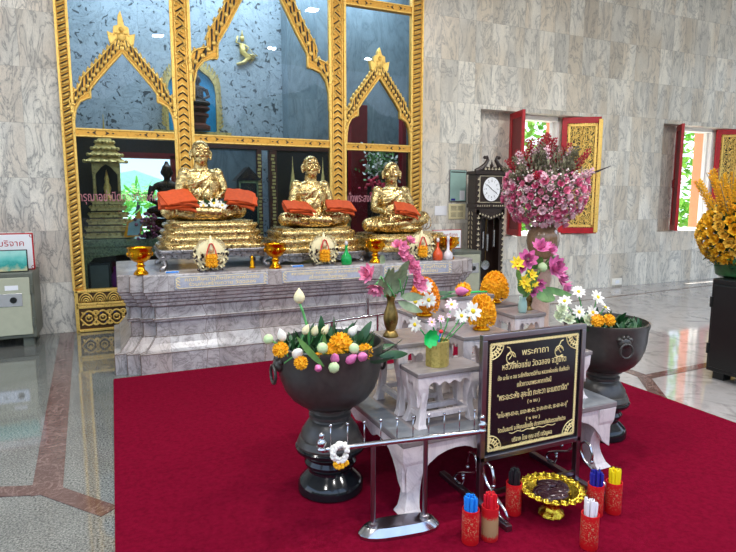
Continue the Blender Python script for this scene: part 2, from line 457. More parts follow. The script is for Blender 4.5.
# walls
def wall_with_holes(mb, x0, x1, z0, z1, y0, y1, holes):
    xs = [x0]
    for a, b, c, d in holes:
        mb.box(xs[-1], a, y0, y1, z0, z1)
        mb.box(a, b, y0, y1, z0, c); mb.box(a, b, y0, y1, d, z1); xs.append(b)
    mb.box(xs[-1], x1, y0, y1, z0, z1)
H = 5.4
m = MB(); m.box(-9, -.455, W, W+.3, 0, H); struct('wall_left', m, M['wall_left'])
m = MB()
wall_with_holes(m, 4.165, 17, 0, H, W, W+.2, [(5.22, 7.6, .97, 2.935), (9.2, 11.75, .97, 2.93)])
wall_with_holes(m, 4.165, 17, 0, H, W+.2, W+.34, [(5.93, 6.96, .97, 2.935), (9.79, 10.86, .97, 2.93)])
struct('wall_right', m, M['wall'])
struct('ceiling', MB().box(-7, 15, -1.5, 7.9, H, H+.15), M['ceiling'])
# window frames
for i, (a, b) in enumerate([(5.93, 6.96), (9.79, 10.86)]):
    t = thing('window_%d' % (i+1), None, None, ((a+b)/2, W+.26, .97)); t['kind'] = 'structure'
    w = (b-a)/2
    f = MB(); f.box(-w, -w+.05, -.06, .12, 0, 1.96); f.box(w-.05, w, -.06, .12, 0, 1.96); f.box(-w, w, -.06, .12, 1.89, 1.96)
    f.box(-w+.05, -w+.08, .02, .1, 0, 1.9); f.box(w-.08, w-.05, .02, .1, 0, 1.9)
    f.build('window_frame', M['white'], t, bevel=.006)
    MB().box(-w, w, -.2, .3, -.01, .03).build('window_sill', M['white'], t, bevel=.006)

# outdoor ground and greenery behind the windows
struct('ground_outside', MB().box(-12, 40, 8.2, 60, -.3, -.05), M['ground'])
def tree(x, y, h, r, label, seed, n=1500):
    rr = random.Random(seed)
    t = thing('tree', label, 'tree', (x, y, -.05), 0, 'trees outside the windows')
    MB().tube([(0, 0, 0), (.05, 0, h*.3), (-.03, .04, h*.6), (.02, 0, h*.85)], [.12, .1, .07, .03]).build('trunk', M['wood_dark'], t, smooth=True)
    m = MB()
    for _ in range(n):
        a = rr.uniform(0, 2*PI); u = rr.uniform(-1, 1); q = rr.uniform(.55, 1)**.5
        p = Vector((cos(a)*math.sqrt(1-u*u)*r*q, sin(a)*math.sqrt(1-u*u)*r*q, h*.58+u*h*.45*q))
        m.petal(p, (rr.uniform(-1, 1), rr.uniform(-1, 1), rr.uniform(-.6, .6)), (rr.uniform(-1, 1), rr.uniform(-1, 1), 1), rr.uniform(.14, .3), .13, .3, 2)
    m.build('crown', M['foliage'], t)
tree(8.6, 11.0, 5.2, 1.1, 'green leafy tree outside the window by the pink bouquet', 3)
tree(14.4, 11.2, 5.0, 1.2, 'bushy green tree standing left of the salmon column beyond the far window', 5)
for x0, x1, lab in ((8.35, 8.62, 'salmon plastered porch column outside the window behind the bouquet'), (12.9, 13.3, 'salmon plastered porch column outside the far right window')):
    t = thing('porch_column', lab, 'column', ((x0+x1)/2, 9.45, -.05), 0, 'salmon porch columns')
    w = (x1-x0)/2
    MB().box(-w, w, -.13, .13, .25, 4.6).build('shaft', M['salmon'], t, bevel=.02)
    MB().box(-w-.06, w+.06, -.19, .19, 0, .25).build('plinth', M['white'], t, bevel=.02)

# shutters
def shutter(px, py, ang, wd, label, carved):
    t = thing('window_shutter', label, 'shutter', (px, py, .99), ang, 'red window shutters')
    h = 1.93
    f = MB()
    f.box(0, .085, -.025, .025, 0, h); f.box(wd-.045, wd, -.025, .025, 0, h); f.box(.085, wd-.045, -.025, .025, 0, .1); f.box(.085, wd-.045, -.025, .025, h-.1, h)
    f.build('shutter_frame', M['red'], t, bevel=.004)
    MB().box(.085, wd-.045, -.012, .018, .1, h-.1).build('backing_board', M['darkred'] if not carved else M['giltback'], t)
    if carved:
        c = MB(); x0, x1 = .1, wd-.06
        for a, b, cc, d in ((x0, x0+.035, .11, h-.11), (x1-.035, x1, .11, h-.11), (x0, x1, .11, .15), (x0, x1, h-.15, h-.11)): c.box(a, b, -.032, -.012, cc, d)
        mid = (x0+x1)/2; zz = .22; k = 0
        while zz < h-.2:
            for s in (-1, 1):
                pts = []
                for j in range(11):
                    a = j/10*PI*1.7; r = .062*(1-j/10*.75)
                    pts.append((mid+s*(.055+r*cos(a)), -.024, zz+r*sin(a)))
                c.tube(pts, [.014-.0008*j for j in range(11)], 5, flat=.6)
                c.petal((mid+s*.10, -.026, zz-.02), (s*.8, 0, .6), (0, -1, 0), .07, .035, .1, 2)
                c.petal((mid+s*.02, -.026, zz+.05), (s*.3, 0, 1), (0, -1, 0), .07, .03, .1, 2)
            c.tube([(mid+.02*sin(k), -.026, zz-.06), (mid-.02*sin(k), -.026, zz+.06)], .008, 5)
            zz += .115; k += 1
        c.build('carved_panel', M['giltpale'], t)
        MB().box(wd-.045, wd+.02, -.05, -.026, .02, h-.04).build('folding_leaf', M['giltpale'], t, bevel=.004)  # sunlit orange of the shutter's outer edge put into the gold colour
    else:
        n = MB()
        n.tube([(wd*.5, -.03, .95), (wd*.5, -.07, .93), (wd*.5, -.07, .80), (wd*.5, -.03, .78)], .012, 6)
        n.build('handle', M['darkred'], t, smooth=True)
    return t
def ang(a, b): return math.atan2(b[1]-a[1], b[0]-a[0])
shutter(5.93, 7.62, ang((5.93, 7.62), (5.79, 7.13)), .5, 'plain red shutter edge-on beside the longcase clock', False)
shutter(6.97, 7.60, ang((6.97, 7.60), (7.46, 7.25)), .62, 'open red shutter with gilt carved panel behind the pink bouquet', True)
shutter(9.79, 7.62, ang((9.79, 7.62), (9.32, 7.10)), .5, 'plain dark red shutter jutting from the far right window', False)
shutter(10.87, 7.60, ang((10.87, 7.60), (11.5, 7.3)), .72, 'open red shutter with gilt carving above the yellow flowers', True)

# ------------------------------------------------------------------ gilded screen
scr = thing('gilded_screen', 'tall gilded arched screen with glass behind the golden monks', 'screen', (0, 7.40, 0))
def resample(P, n):
    P = [Vector(p) for p in P]; L = [0]
    for a, b in zip(P, P[1:]): L.append(L[-1]+(b-a).length)
    out = []
    for i in range(n):
        d = L[-1]*i/(n-1); k = 0
        while k < len(L)-2 and L[k+1] < d: k += 1
        q = (d-L[k])/max(1e-9, L[k+1]-L[k]); out.append(tuple(P[k].lerp(P[k+1], q)))
    return out
def chevrons(m, cx, z0, z1, w, y, up=1, n=None, step=.085):
    z = z0
    while z < z1:
        for s in (-1, 1):
            a = (cx, z+.035*up); b = (cx+s*w, z-.012*up)
            m.tube([(a[0], y, a[1]), (b[0], y, b[1])], .0085, 5)
        z += step
def pilaster(cx, w, z0, z1, zch, label=None):
    t = MB(); t.box(cx-w/2, cx+w/2, 0, .09, z0, z1)
    p = t.build('pilaster', M['gilt'], scr, bevel=.008)
    e = MB()
    for s in (-1, 1):
        e.box(cx+s*w/2-.018, cx+s*w/2+.018, -.018, .0, z0, z1)
        e.box(cx+s*(w/2-.038)-.006, cx+s*(w/2-.038)+.006, -.012, .0, z0, z1)
    e.build('edge_moulding', M['giltpale'], p, bevel=.004)
    c = MB(); chevrons(c, cx, z0+.1, zch, w*.28, -.006)
    c.build('chevron_inlay', M['darkchev'], p)
    g = MB(); z = z0+.14
    while z < zch:     # raised leaf tips between the dark chevrons
        g.prism([(cx-w*.2, z-.02), (cx, z+.02), (cx+w*.2, z-.02), (cx, z-.005)], -.012, 0); z += .085
    z = zch+.05; k = 0
    while z < z1-.05:  # scrolling stem above the rail
        s = 1 if k % 2 else -1
        g.tube([(cx+s*(-.05+.1*j/8), -.008, z-.05+.1*j/8+.02*sin(j/8*PI)) for j in range(9)], .009, 5)
        g.tube([(cx+s*.03+.028*cos(a*.7), -.01, z+.01+.028*sin(a*.7)) for a in range(8)], .008, 5)
        z += .1; k += 1
    g.build('carved_relief', M['giltpale'], p)
    d = MB(); z = zch+.1; k = 0
    while z < z1-.05:
        s = 1 if k % 2 else -1
        d.tube([(cx-s*.045, -.004, z-.035), (cx+s*.03, -.004, z+.02)], .009, 5); z += .1; k += 1
    d.build('dark_inlay', M['darkchev'], p)
pilaster(.855, .20, .5, 5.1, 3.0)
pilaster(2.86, .21, .5, 5.1, 2.9)
# outer jambs with rope moulding
for cx, w in ((-.402, .115), (4.075, .17)):
    p = MB().box(cx-w/2, cx+w/2, 0, .09, .5, 5.1).build('jamb', M['gilt'], scr, bevel=.008)
    r = MB(); d = MB(); z = .52
    while z < 5.05:
        r.tube([(cx-w*.32, -.008, z), (cx+w*.32, -.008, z+.045)], [.012, .016], 6)
        d.tube([(cx-w*.32, -.002, z+.03), (cx+w*.32, -.002, z+.07)], .008, 5)
        z += .066
    r.build('rope_moulding', M['giltpale'], p, smooth=True); d.build('dark_inlay', M['darkchev'], p)
    e = MB()
    for s in (-1, 1): e.box(cx+s*w/2-.012, cx+s*w/2+.012, -.016, 0, .5, 5.1)
    e.build('edge_moulding', M['giltpale'], p)
# rails
for a, b, z, hh in ((-.35, .76, 2.32, .098), (.95, 2.76, 2.305, .105), (2.96, 4.0, 2.285, .1), (-.35, .76, 4.2, .1), (2.96, 4.0, 4.19, .11), (-.46, 4.16, 5.12, .1)):
    p = MB().box(a, b, .0, .08, z-hh/2, z+hh/2).build('rail', M['gilt'], scr, bevel=.004)
    e = MB()
    for s in (-1, 1): e.box(a, b, -.012, .0, z+s*hh*.4-.007, z+s*hh*.4+.007)
    e.build('edge_moulding', M['giltpale'], p)
    d = MB(); n = max(2, round((b-a)/.45))
    for i in range(n):
        x = a+(b-a)*(i+.5)/n
        for s in (-1, 1):
            d.prism([(x+s*.09, z), (x+s*.045, z+.026), (x+s*.06, z), (x+s*.045, z-.026)], -.008, 0)
            d.cbox(x+s*.13, -.003, z, .02, .006, .012)
    d.build('dark_inlay', M['darkchev'], p)
# arches
def arch(cx, hw, inner, outer, tipz, big=1.0):
    k = 64
    A = resample(inner, k); B = resample(outer, k)
    for s in (-1, 1):
        a = [(cx+s*x*hw, z) for x, z in A]; b = [(cx+s*x*hw, z) for x, z in B]
        p = MB().strip(a, b, 0, .07).build('arch', M['gilt'], scr)
        e = MB(); e.tube([(x, -.006, z) for x, z in a], .014, 6); e.tube([(x, -.006, z) for x, z in b], .011, 6)
        c = [(lerp(p_[0], q_[0], .25), lerp(p_[1], q_[1], .25)) for p_, q_ in zip(a, b)]
        e.tube([(x, -.002, z) for x, z in c], .007, 5)
        e.build('edge_moulding', M['giltpale'], p, smooth=True)
        g = MB(); d = MB()
        for i in range(4, k-3, 4):
            q0 = Vector((lerp(a[i][0], b[i][0], .32), -.004, lerp(a[i][1], b[i][1], .32)))
            j = min(k-1, i+3); q1 = Vector((lerp(a[j][0], b[j][0], .92), -.004, lerp(a[j][1], b[j][1], .92)))
            d.tube([q0, q1], .010*big, 5)
            j = i+2
            if j < k:
                q = Vector((lerp(a[j][0], b[j][0], .5), -.01, lerp(a[j][1], b[j][1], .5)))
                g.ell(q, (.026*big, .014, .026*big), 8, 5)
                # crocket leaf on the outer edge
                o = Vector((b[j][0], .03, b[j][1])); nrm = (o-Vector((a[j][0], .03, a[j][1]))).normalized()
                g.prism([(o.x-nrm.z*.03, o.z+nrm.x*.03), (o.x+nrm.x*.03+s*-.01, o.z+nrm.z*.03+.02), (o.x+nrm.z*.03, o.z-nrm.x*.03)], 0, .05)
        g.build('carved_relief', M['giltpale'], p, smooth=True); d.build('dark_inlay', M['darkchev'], p)
    # flame finial at the apex
    z0 = inner[-1][1]; f = MB(); zz = outer[-1][1]
    f.prism([(cx-.13, zz-.10), (cx-.15, zz+.02), (cx-.09, zz+.0), (cx-.08, zz+.08), (cx-.035, zz+.10), (cx-.03, lerp(zz, tipz, .75)), (cx, tipz), (cx+.02, lerp(zz, tipz, .7)), (cx+.035, zz+.10), (cx+.08, zz+.08), (cx+.09, zz), (cx+.15, zz+.02), (cx+.13, zz-.10), (cx, z0+.02)], -.01, .06)
    for r, q in ((.05, 0), (.03, .08)):
        f.ell((cx, -.012, zz+q-.03), (r, .02, r), 10, 6)
    for s in (-1, 1): f.tube([(cx+s*(.05+.03*cos(a*.6)), -.014, zz-.02+.03*sin(a*.6)) for a in range(8)], .009, 5)
    f.build('finial', M['giltpale'], scr, bevel=.004)
inn = [(-1, 2.30), (-.99, 2.45), (-.95, 2.57), (-.86, 2.66), (-.70, 2.705), (-.66, 2.70), (-.655, 2.80), (-.52, 2.90), (-.25, 3.08), (0, 3.24)]
out = [(-1.0, 2.62), (-1.0, 2.72), (-.93, 2.80), (-.86, 2.83), (-.86, 2.90), (-.72, 2.98), (-.5, 3.10), (-.28, 3.25), (-.12, 3.36), (0, 3.42)]
out = [(-1.0, 2.5), (-1.06, 2.66), (-1.0, 2.74), (-.9, 2.79), (-.84, 2.84), (-.80, 2.92), (-.62, 3.03), (-.36, 3.20), (-.16, 3.34), (0, 3.44)]
arch(.203, .547, inn, out, 3.70)
arch(3.485, .50, inn, out, 3.64)
innC = [(-1, 2.75), (-.99, 2.98), (-.95, 3.12), (-.86, 3.23), (-.72, 3.275), (-.66, 3.27), (-.655, 3.45), (-.5, 3.68), (-.25, 4.1), (0, 4.5)]
outC = [(-1.0, 3.05), (-1.05, 3.2), (-1.0, 3.32), (-.92, 3.37), (-.80, 3.40), (-.79, 3.56), (-.62, 3.80), (-.38, 4.2), (-.18, 4.5), (0, 4.75)]
arch(1.865, .88, innC, outC, 5.0, 1.25)
# plinth with two registers of carving
pl = MB().box(-.46, 4.16, -.02, .10, 0, .5).build('plinth', M['gilt'], scr, bevel=.006)
e = MB()
for z in (.02, .30, .335, .485): e.box(-.45, 4.15, -.04, -.02, z-.014, z+.014)
e.box(-.46, -.42, -.04, -.02, 0, .5)
e.build('edge_moulding', M['giltpale'], pl, bevel=.004)
g = MB(); d = MB()
for i in range(30):
    x = -.34+i*.15
    for k, r in enumerate((.075, .054, .034, .016)):
        g.tube([(x+r*1.0*sin(a)*(1 if abs(a) < 1.4 else 1), -.03, .355+(r*1.45)*cos(a)) for a in [-1.5+j*.375 for j in range(9)]], .0085, 5)
for i in range(30):
    x = -.32+i*.15; s = 1 if i % 2 else -1
    g.tube([(x-.09+.18*j/10, -.03, .165+s*.085*sin(j/10*PI)) for j in range(11)], .011, 5)
    g.tube([(x-.09+.18*j/10, -.03, .165-s*.085*sin(j/10*PI)) for j in range(11)], .011, 5)
    g.tube([(x+.035*cos(a*.7), -.03, .165+.035*sin(a*.7)) for a in range(10)], .009, 5)
    g.petal((x, -.03, .165), (0, 0, 1), (0, -1, 0), .05, .04, .1, 2)
    for q in (-1, 1):
        for h_ in (-1, 1):
            g.tube([(x+.075+q*.028*cos(a*.6), -.03, .165+h_*(.062+.022*sin(a*.6))) for a in range(6)], .010, 5)
            g.petal((x+q*.04, -.03, .165+h_*.045), (q, 0, h_), (0, -1, 0), .05, .03, .1, 2)
    d.prism([(x+.075-.02, .165+s*0), (x+.075, .165+.03), (x+.075+.02, .165), (x+.075, .165-.03)], -.028, -.02)
    d.tube([(x-.05, -.026, .165+.07), (x-.01, -.026, .165+.05)], .008, 5); d.tube([(x+.02, -.026, .165-.06), (x+.06, -.026, .165-.08)], .008, 5)
g.build('carved_relief', M['giltpale'], pl, smooth=True); d.build('mirror_inlay', M['blueglass'], pl)
for za, zb in ((.04, .285), (.35, .47)): MB().box(-.42, 4.12, -.024, -.0199, za, zb).build('carving_ground', M['carve_ground'], pl)
# panes and lettering on them
for a, b in ((-.345, .76), (.95, 2.76), (2.96, 4.0)):
    MB().box(a, b, .045, .049, .5, 5.1).build('glass_pane', M['glass'], scr)
text('lettering', 'กรุณาอย่าปิดทองที่องค์หลวงพ่อ', .15, M['pinktext'], scr, Matrix.Translation((.21, .035, 1.585)), width=1.12)
text('lettering', 'ที่นั่งพระสงฆ์', .16, M['pinktext'], scr, Matrix.Translation((3.18, .035, 1.575)), width=.44)

# ------------------------------------------------------------------ shrine room behind the glass
RB = 9.55
m = MB(); wall_with_holes(m, -1.3, 2.7, 0, H, RB, RB+.15, [(.05, 1.0, .9, 2.35)]); struct('wall_back', m, M['shrine_wall'])
m = MB(); m.box(2.7, 5.35, RB-.35, RB+.15, 0, H); struct('wall_back_pier', m, M['shrine_wall_plain'])
m = MB(); m.box(-1.45, -1.3, 7.75, RB+.15, 0, H); struct('wall_shrine_left', m, M['shrine_wall_plain'])
m = MB(); m.box(5.35, 5.5, 7.8, RB+.15, 0, H); struct('wall_shrine_right', m, M['shrine_wall_plain'])
struct('ceiling_shrine', MB().box(-1.45, 5.5, 7.9, RB+.15, H, H+.1), M['ceiling'])
struct('floor_shrine', MB().box(-1.45, 5.5, 7.8, RB, -.1, 0), M['strip'])

# dark panels put in for the dim interior, with an opening for a reflected landscape
pt = thing('dark_interior_screen', 'dark panels put in for the dim interior, with brown door posts, behind the glass', 'partition', (0, 9.0, 0))
m = MB()
m.box(-1.2, .12, 0, .05, 0, 2.52); m.box(.86, 1.15, 0, .05, 0, 2.52); m.box(.12, .86, 0, .05, 0, .95); m.box(.12, .86, 0, .05, 2.19, 2.52)
m.build('panel', M['wood_dark'], pt)
m = MB(); m.box(1.15, 2.15, .0, .04, 0, 2.33); m.build('door_leaf', M['shrine_wall_plain'], pt)
m = MB(); m.box(2.42, 5.3, .0, .04, 0, 2.40); m.build('panel', M['wood_dark'], pt)
m = MB(); m.box(1.0, 3.3, -.06, .06, 2.33, 2.43); m.box(2.10, 2.18, -.06, .06, 0, 2.33); m.box(2.30, 2.42, -.06, .06, 0, 2.33)
m.build('door_post', M['wood_red'], pt, bevel=.006)
m = MB()
for x in (2.14, 2.36):
    for k in range(40): m.cbox(x+rnd.uniform(-.012, .012), -.066, .1+k*.055, .05, .014, .035)
m.build('gilt_strip', M['shrinegold'], pt)
# landscape reflected in the glass, built as a framed opening onto hills and sky
fr = MB(); fr.box(.08, .90, -.05, .06, 2.15, 2.23); fr.box(.82, .9, -.05, .06, .95, 2.2); fr.box(.08, .13, -.05, .06, .95, 2.2)
fr.build('window_frame', M['darkred'], pt)
# hills built behind the opening for the reflected landscape
m = MB(); v = []; f = []; nx, ny = 60, 10
for j in range(ny+1):
    for i in range(nx+1):
        x = -60+i*4; y = 70+j*8
        h = (6.5*math.exp(-((x+4)/26)**2)+4*math.exp(-((x-45)/30)**2)+.5*sin(x*.45)+.4*sin(x*.9+j))*sin(PI*min(1, j/6+.02)/1.0*.5 if j < 6 else PI/2)
        v.append((x, y, h-.3))
for j in range(ny):
    for i in range(nx): a = j*(nx+1)+i; f.append((a, a+1, a+nx+2, a+nx+1))
m.add(v, f); struct('reflected_hill', m, M['reflected_hill'], smooth=True)
# unseen dark rise added behind the camera to dim sky reflections in the panes
m = MB(); v = []; f = []; n = 90
for i in range(n+1):
    a = PI*1.0+PI*i/n; h = 13+1.6*sin(i*.7)+1.1*sin(i*1.9)+.8*sin(i*3.7)
    for q, (r, z) in enumerate(((44, -.3), (48, h*.55), (55, h), (75, h*.8))): v.append((cos(a)*r, sin(a)*r, z))
for i in range(n):
    for q in range(3): k = i*4+q; f.append((k, k+1, k+5, k+4))
m.add(v, f); struct('added_dark_rise', m, M['rise_dark'], smooth=True)
struct('ground_front', MB().box(-60, 60, -60, -7, -.3, -.1), M['ground_dark'])
tree(.6, 15.5, 1.9, .9, 'low green tree built for the landscape reflected in the left pane', 8, 500)
tree(2.8, 17.5, 2.2, .9, 'green tree built for the landscape reflected behind the dark statue', 9, 500)

# blue niche with flame frame on the back wall
t = thing('flame_niche', 'blue niche in a gilt flame frame high behind the glass', 'niche', (1.23, RB-.12, 2.62))
def ogee(w, h, k=24):
    P = [(-w, 0), (-w, h*.55), (-w*.95, h*.68), (-w*.72, h*.80), (-w*.45, h*.86), (-w*.25, h*.93), (0, h)]
    P = resample(P, k); return P+[(-x, z) for x, z in P[::-1][1:]]
a = ogee(.36, 1.06); b = ogee(.40, 1.15)
MB().prism(a, .06, .10).build('back_panel', M['bluepaint'], t)
p = MB().strip(a, b, 0, .10).build('frame', M['shrinegold'], t)
g = MB()
for i in range(1, len(b)-1):
    o = Vector((b[i][0], 0, b[i][1])); n = o-Vector((a[i][0], 0, a[i][1])); n.normalize()
    g.petal(o+Vector((0, .02, 0)), n+Vector((0, 0, .9)), (0, -1, 0), .10, .045, .1, 3)
g.build('flame_tips', M['shrinegold'], p)
MB().box(-.58, .58, -.02, .1, -.08, .0).build('sill', M['shrinegold'], t)
# seated figure in it
def lap_buddha(name, label, loc, s, mat, rz=0):
    t = thing(name, label, 'statue', loc, rz)
    m = MB()
    m.ell((0, 0, .10*s), (.30*s, .17*s, .10*s), 20, 10); m.ell((0, .02*s, .30*s), (.14*s, .10*s, .22*s), 20, 12)
    m.ell((0, .02*s, .45*s), (.2*s, .085*s, .08*s), 16, 8); m.tube([(0, .02*s, .5*s), (0, .01*s, .6*s)], .045*s, 10)
    m.ell((0, 0, .66*s), (.075*s, .09*s, .105*s), 16, 12); m.ell((0, .0, .77*s), (.03*s, .03*s, .035*s), 10, 8)
    for q in (-1, 1):
        m.tube([(q*.2*s, .02*s, .45*s), (q*.25*s, -.01*s, .27*s), (q*.1*s, -.14*s, .19*s)], [.05*s, .045*s, .035*s], 10)
        m.ell((q*.075*s, .01*s, .64*s), (.012*s, .02*s, .035*s), 8, 6)
    o = m.build('body', mat, t, smooth=True)
    r = o.modifiers.new('r', 'REMESH'); r.mode = 'VOXEL'; r.voxel_size = .014*s; r.use_smooth_shade = True
    return t
t = lap_buddha('seated_statue', 'small dark seated figure on a red base in the blue niche', (1.30, RB-.24, 2.97), .62, M['bronze'])
MB().lathe([(.17, -.34), (.17, -.28), (.10, -.24), (.12, -.16), (.15, -.14), (.15, -.1), (.1, -.08), (.17, -.03), (.17, 0)], 24).build('base', M['wood_red'], t, smooth=True, auto=.6)
# gilt angel appliques on the marble
for x, z, s, lab in ((2.05, 3.95, 1, 'gilt flying figure mounted on the speckled wall under the middle arch'),):
    t = thing('wall_figure', lab, 'ornament', (x, RB-.03, z))
    m = MB()
    m.tube([(-.1, 0, -.24), (.02, 0, -.2), (.10, 0, -.12), (0, 0, -.04), (.0, 0, .08)], [.02, .035, .05, .05, .045], 8)
    m.ell((.0, 0, .17), (.035, .03, .045), 10, 8); m.tube([(0, 0, .2), (0, 0, .3)], [.02, .003], 6)
    m.tube([(.03, 0, .08), (.1, 0, .04), (.06, 0, -.02)], .014, 6); m.tube([(-.03, 0, .08), (-.1, 0, .1), (-.07, 0, .2)], .014, 6)
    for k in range(5): m.tube([(.05*sin(k), 0, -.05), (.12+.03*k, 0, -.2+.03*k), (.2-.02*k, 0, -.1+.03*k)], [.012, .01, .003], 5)
    m.build('figure', M['shrinegold'], t, smooth=True)
# tiered pagoda shrine
t = thing('pagoda_shrine', 'gilt tiered miniature pagoda shrine behind the left pane', 'shrine', (-.045, 8.45, 1.05))
m = MB()
for k, (w, z) in enumerate([(.30, 0), (.28, .09), (.25, .18), (.23, .27), (.21, .36), (.19, .44)]):
    m.cbox(0, 0, z+.02, w*2, w*1.5, .035); m.cbox(0, 0, z+.055, w*1.85, w*1.35, .035)
    for i in range(9): m.petal((-w+w*2*i/8, -w*.75, z+.03), (0, -.2, 1), (0, -1, 0), .05, .05, .2, 2)
m.build('tiered_base', M['shrinegold'], t, bevel=.004)
m = MB()
for sx in (-1, 1):
    for sy in (-1, 1): m.tube([(sx*.15, sy*.1, .5), (sx*.15, sy*.1, .98)], .018, 8)
MB().box(-.15, .15, .1, .12, .5, .98).build('chamber_back', M['bronze'], t)
m.prism([(-.17, .98), (-.17, .84), (-.13, .84), (-.06, .93), (0, .97), (.06, .93), (.13, .84), (.17, .84), (.17, .98)], -.12, -.10)
m.build('chamber', M['shrinegold'], t)
m = MB()
for k in range(4):
    w = .25-.048*k; z = 1.0+.085*k
    m.add([(-w, -w*.8, z), (w, -w*.8, z), (w, w*.8, z), (-w, w*.8, z), (-w*.55, -w*.45, z+.085), (w*.55, -w*.45, z+.085), (w*.55, w*.45, z+.085), (-w*.55, w*.45, z+.085)], [(0, 1, 2, 3), (4, 5, 6, 7), (0, 1, 5, 4), (1, 2, 6, 5), (2, 3, 7, 6), (3, 0, 4, 7)])
    for i in range(6): m.ell((-w+.0+2*w*i/5, -w*.8, z), (.024, .02, .024), 8, 5)
m.lathe([(.05, 1.33), (.03, 1.38), (.012, 1.45), (.003, 1.62)], 12)
m.build('tiered_roof', M['shrinegold'], t)
MB().lathe([(.05, .5), (.06, .55), (.03, .58), (.05, .66), (.025, .74), (.03, .78), (.004, .9)], 14, (0, -.02, 0)).build('inner_figure', M['giltpale'], t, smooth=True)
# green mosaic bench carrying it
t = thing('mosaic_altar_table', 'green and gilt mosaic altar table behind the left pane', 'table', (0, 8.45, 0))
m = MB(); m.box(-.42, .75, -.26, .28, .94, 1.04); m.box(-.40, .73, -.24, .26, .85, .94); m.box(-.42, -.34, -.26, .26, 0, .9); m.box(.66, .74, -.26, .26, 0, .9); m.box(-.42, .75, -.25, .25, .3, .36)
m.prism([(-.34, .85), (-.34, .70), (-.25, .80), (.1, .83), (.5, .80), (.66, .70), (.66, .85)], -.25, -.22)
m.build('frame', M['mosaic'], t, bevel=.005)
tg = MB().box(-.14, .14, -.1, .1, 0, .36)
o = thing('black_speaker', 'black box on the lower shelf behind the glass', 'box', (-.2, 8.42, .36)); tg.build('casing', M['black'], o, bevel=.01)
MB().box(-.11, .11, -.104, -.1, .03, .33).build('front_grille', M['safe_dark'], o)
o = thing('purple_cloth_bundle', 'purple cloth bundle beside the black box behind the glass', 'cloth', (.02, 8.36, .36))
m = MB(); m.lathe([(.085, 0), (.09, .08), (.085, .18), (.05, .24), (.045, .3), (.02, .31)], 12, wob=lambda a, j: 1+.12*sin(a*5+j)); m.build('folds', M['purple'], o, smooth=True)
# statue reflected in the glass, built as a dark seated figure before the opening
t = lap_buddha('seated_statue', 'dark seated statue built for a reflection in the left pane', (.72, 8.45, 1.30), .98, M['bronze'])
MB().lathe([(.26, -.26), (.26, -.18), (.2, -.14), (.24, -.04), (.24, 0)], 24).build('base', M['bronze'], t, smooth=True, auto=.6)
# paper card and dark flowers
t = thing('painted_card', 'orange edged card with cut-out shape behind the glass', 'card', (.25, 8.15, 1.07), .2)
MB().prism([(-.13, 0), (.08, 0), (.10, .12), (.17, .2), (.11, .26), (.08, .34), (.02, .24), (-.08, .2)], 0, .012).build('edge', M['marigold_deep'], t)
MB().prism([(-.09, .02), (.06, .02), (.08, .12), (.12, .19), (.07, .24), (-.06, .18)], -.004, 0).build('picture', M['pistachio'], t)
t = thing('plum_flower_vase', 'vase of plum coloured flowers behind the glass', 'flowers', (.43, 8.12, 1.04))
m = MB()
for _ in range(60):
    p = Vector((rnd.gauss(0, .06), rnd.gauss(0, .05), .17+rnd.gauss(0, .09)))
    m.ell(p, .024, 7, 5)
m.build('blooms', M['plum'], t, smooth=True)
MB().lathe([(.04, 0), (.05, .05), (.03, .09), (.04, .1)], 14).build('vase', M['bronze'], t, smooth=True)
# house-shaped cabinet and spires behind the doorway
t = thing('gabled_cabinet', 'dark gabled glass cabinet seen between the two gold monks', 'cabinet', (1.86, 8.6, 0))
MB().box(-.13, .13, -.12, .12, 0, 1.84).build('body', M['black'], t, bevel=.01)
MB().prism([(-.19, 1.84), (.19, 1.84), (0, 2.04)], -.16, .16).build('gable_roof', M['wood_dark'], t)
m = MB()
for s in (-1, 1): m.box(s*.13-.012, s*.13+.012, -.14, -.12, 1.2, 1.84)
m.box(-.13, .13, -.14, -.12, 1.8, 1.84); m.box(-.13, .13, -.14, -.12, 1.5, 1.52); m.build('gilt_trim', M['mosaic'], t)
sp = Proto(thing('gilt_spire_altar', 'slim dark gilt spire rising behind the middle monk', 'spire', group='gilt spires behind the middle monk'))
MB().lathe([(.13, 0), (.13, .1), (.09, .14), (.11, 1.35), (.13, 1.4), (.07, 1.5), (.09, 1.6), (.05, 1.72), (.06, 1.8), (.03, 1.95), (.012, 2.1), (.002, 2.3)], 12).build('spire', M['shrinegold'], sp.o, smooth=True, auto=.7)
sp.kids = [x for x in bpy.data.objects if x.parent == sp.o]
for x, y, s in ((2.62, 8.75, .97), (2.85, 8.7, .9), (3.12, 8.75, .97), (3.5, 8.8, .88)):
    o = sp.get(); o.location = (x, y, 0); o.scale = (1, 1, s)
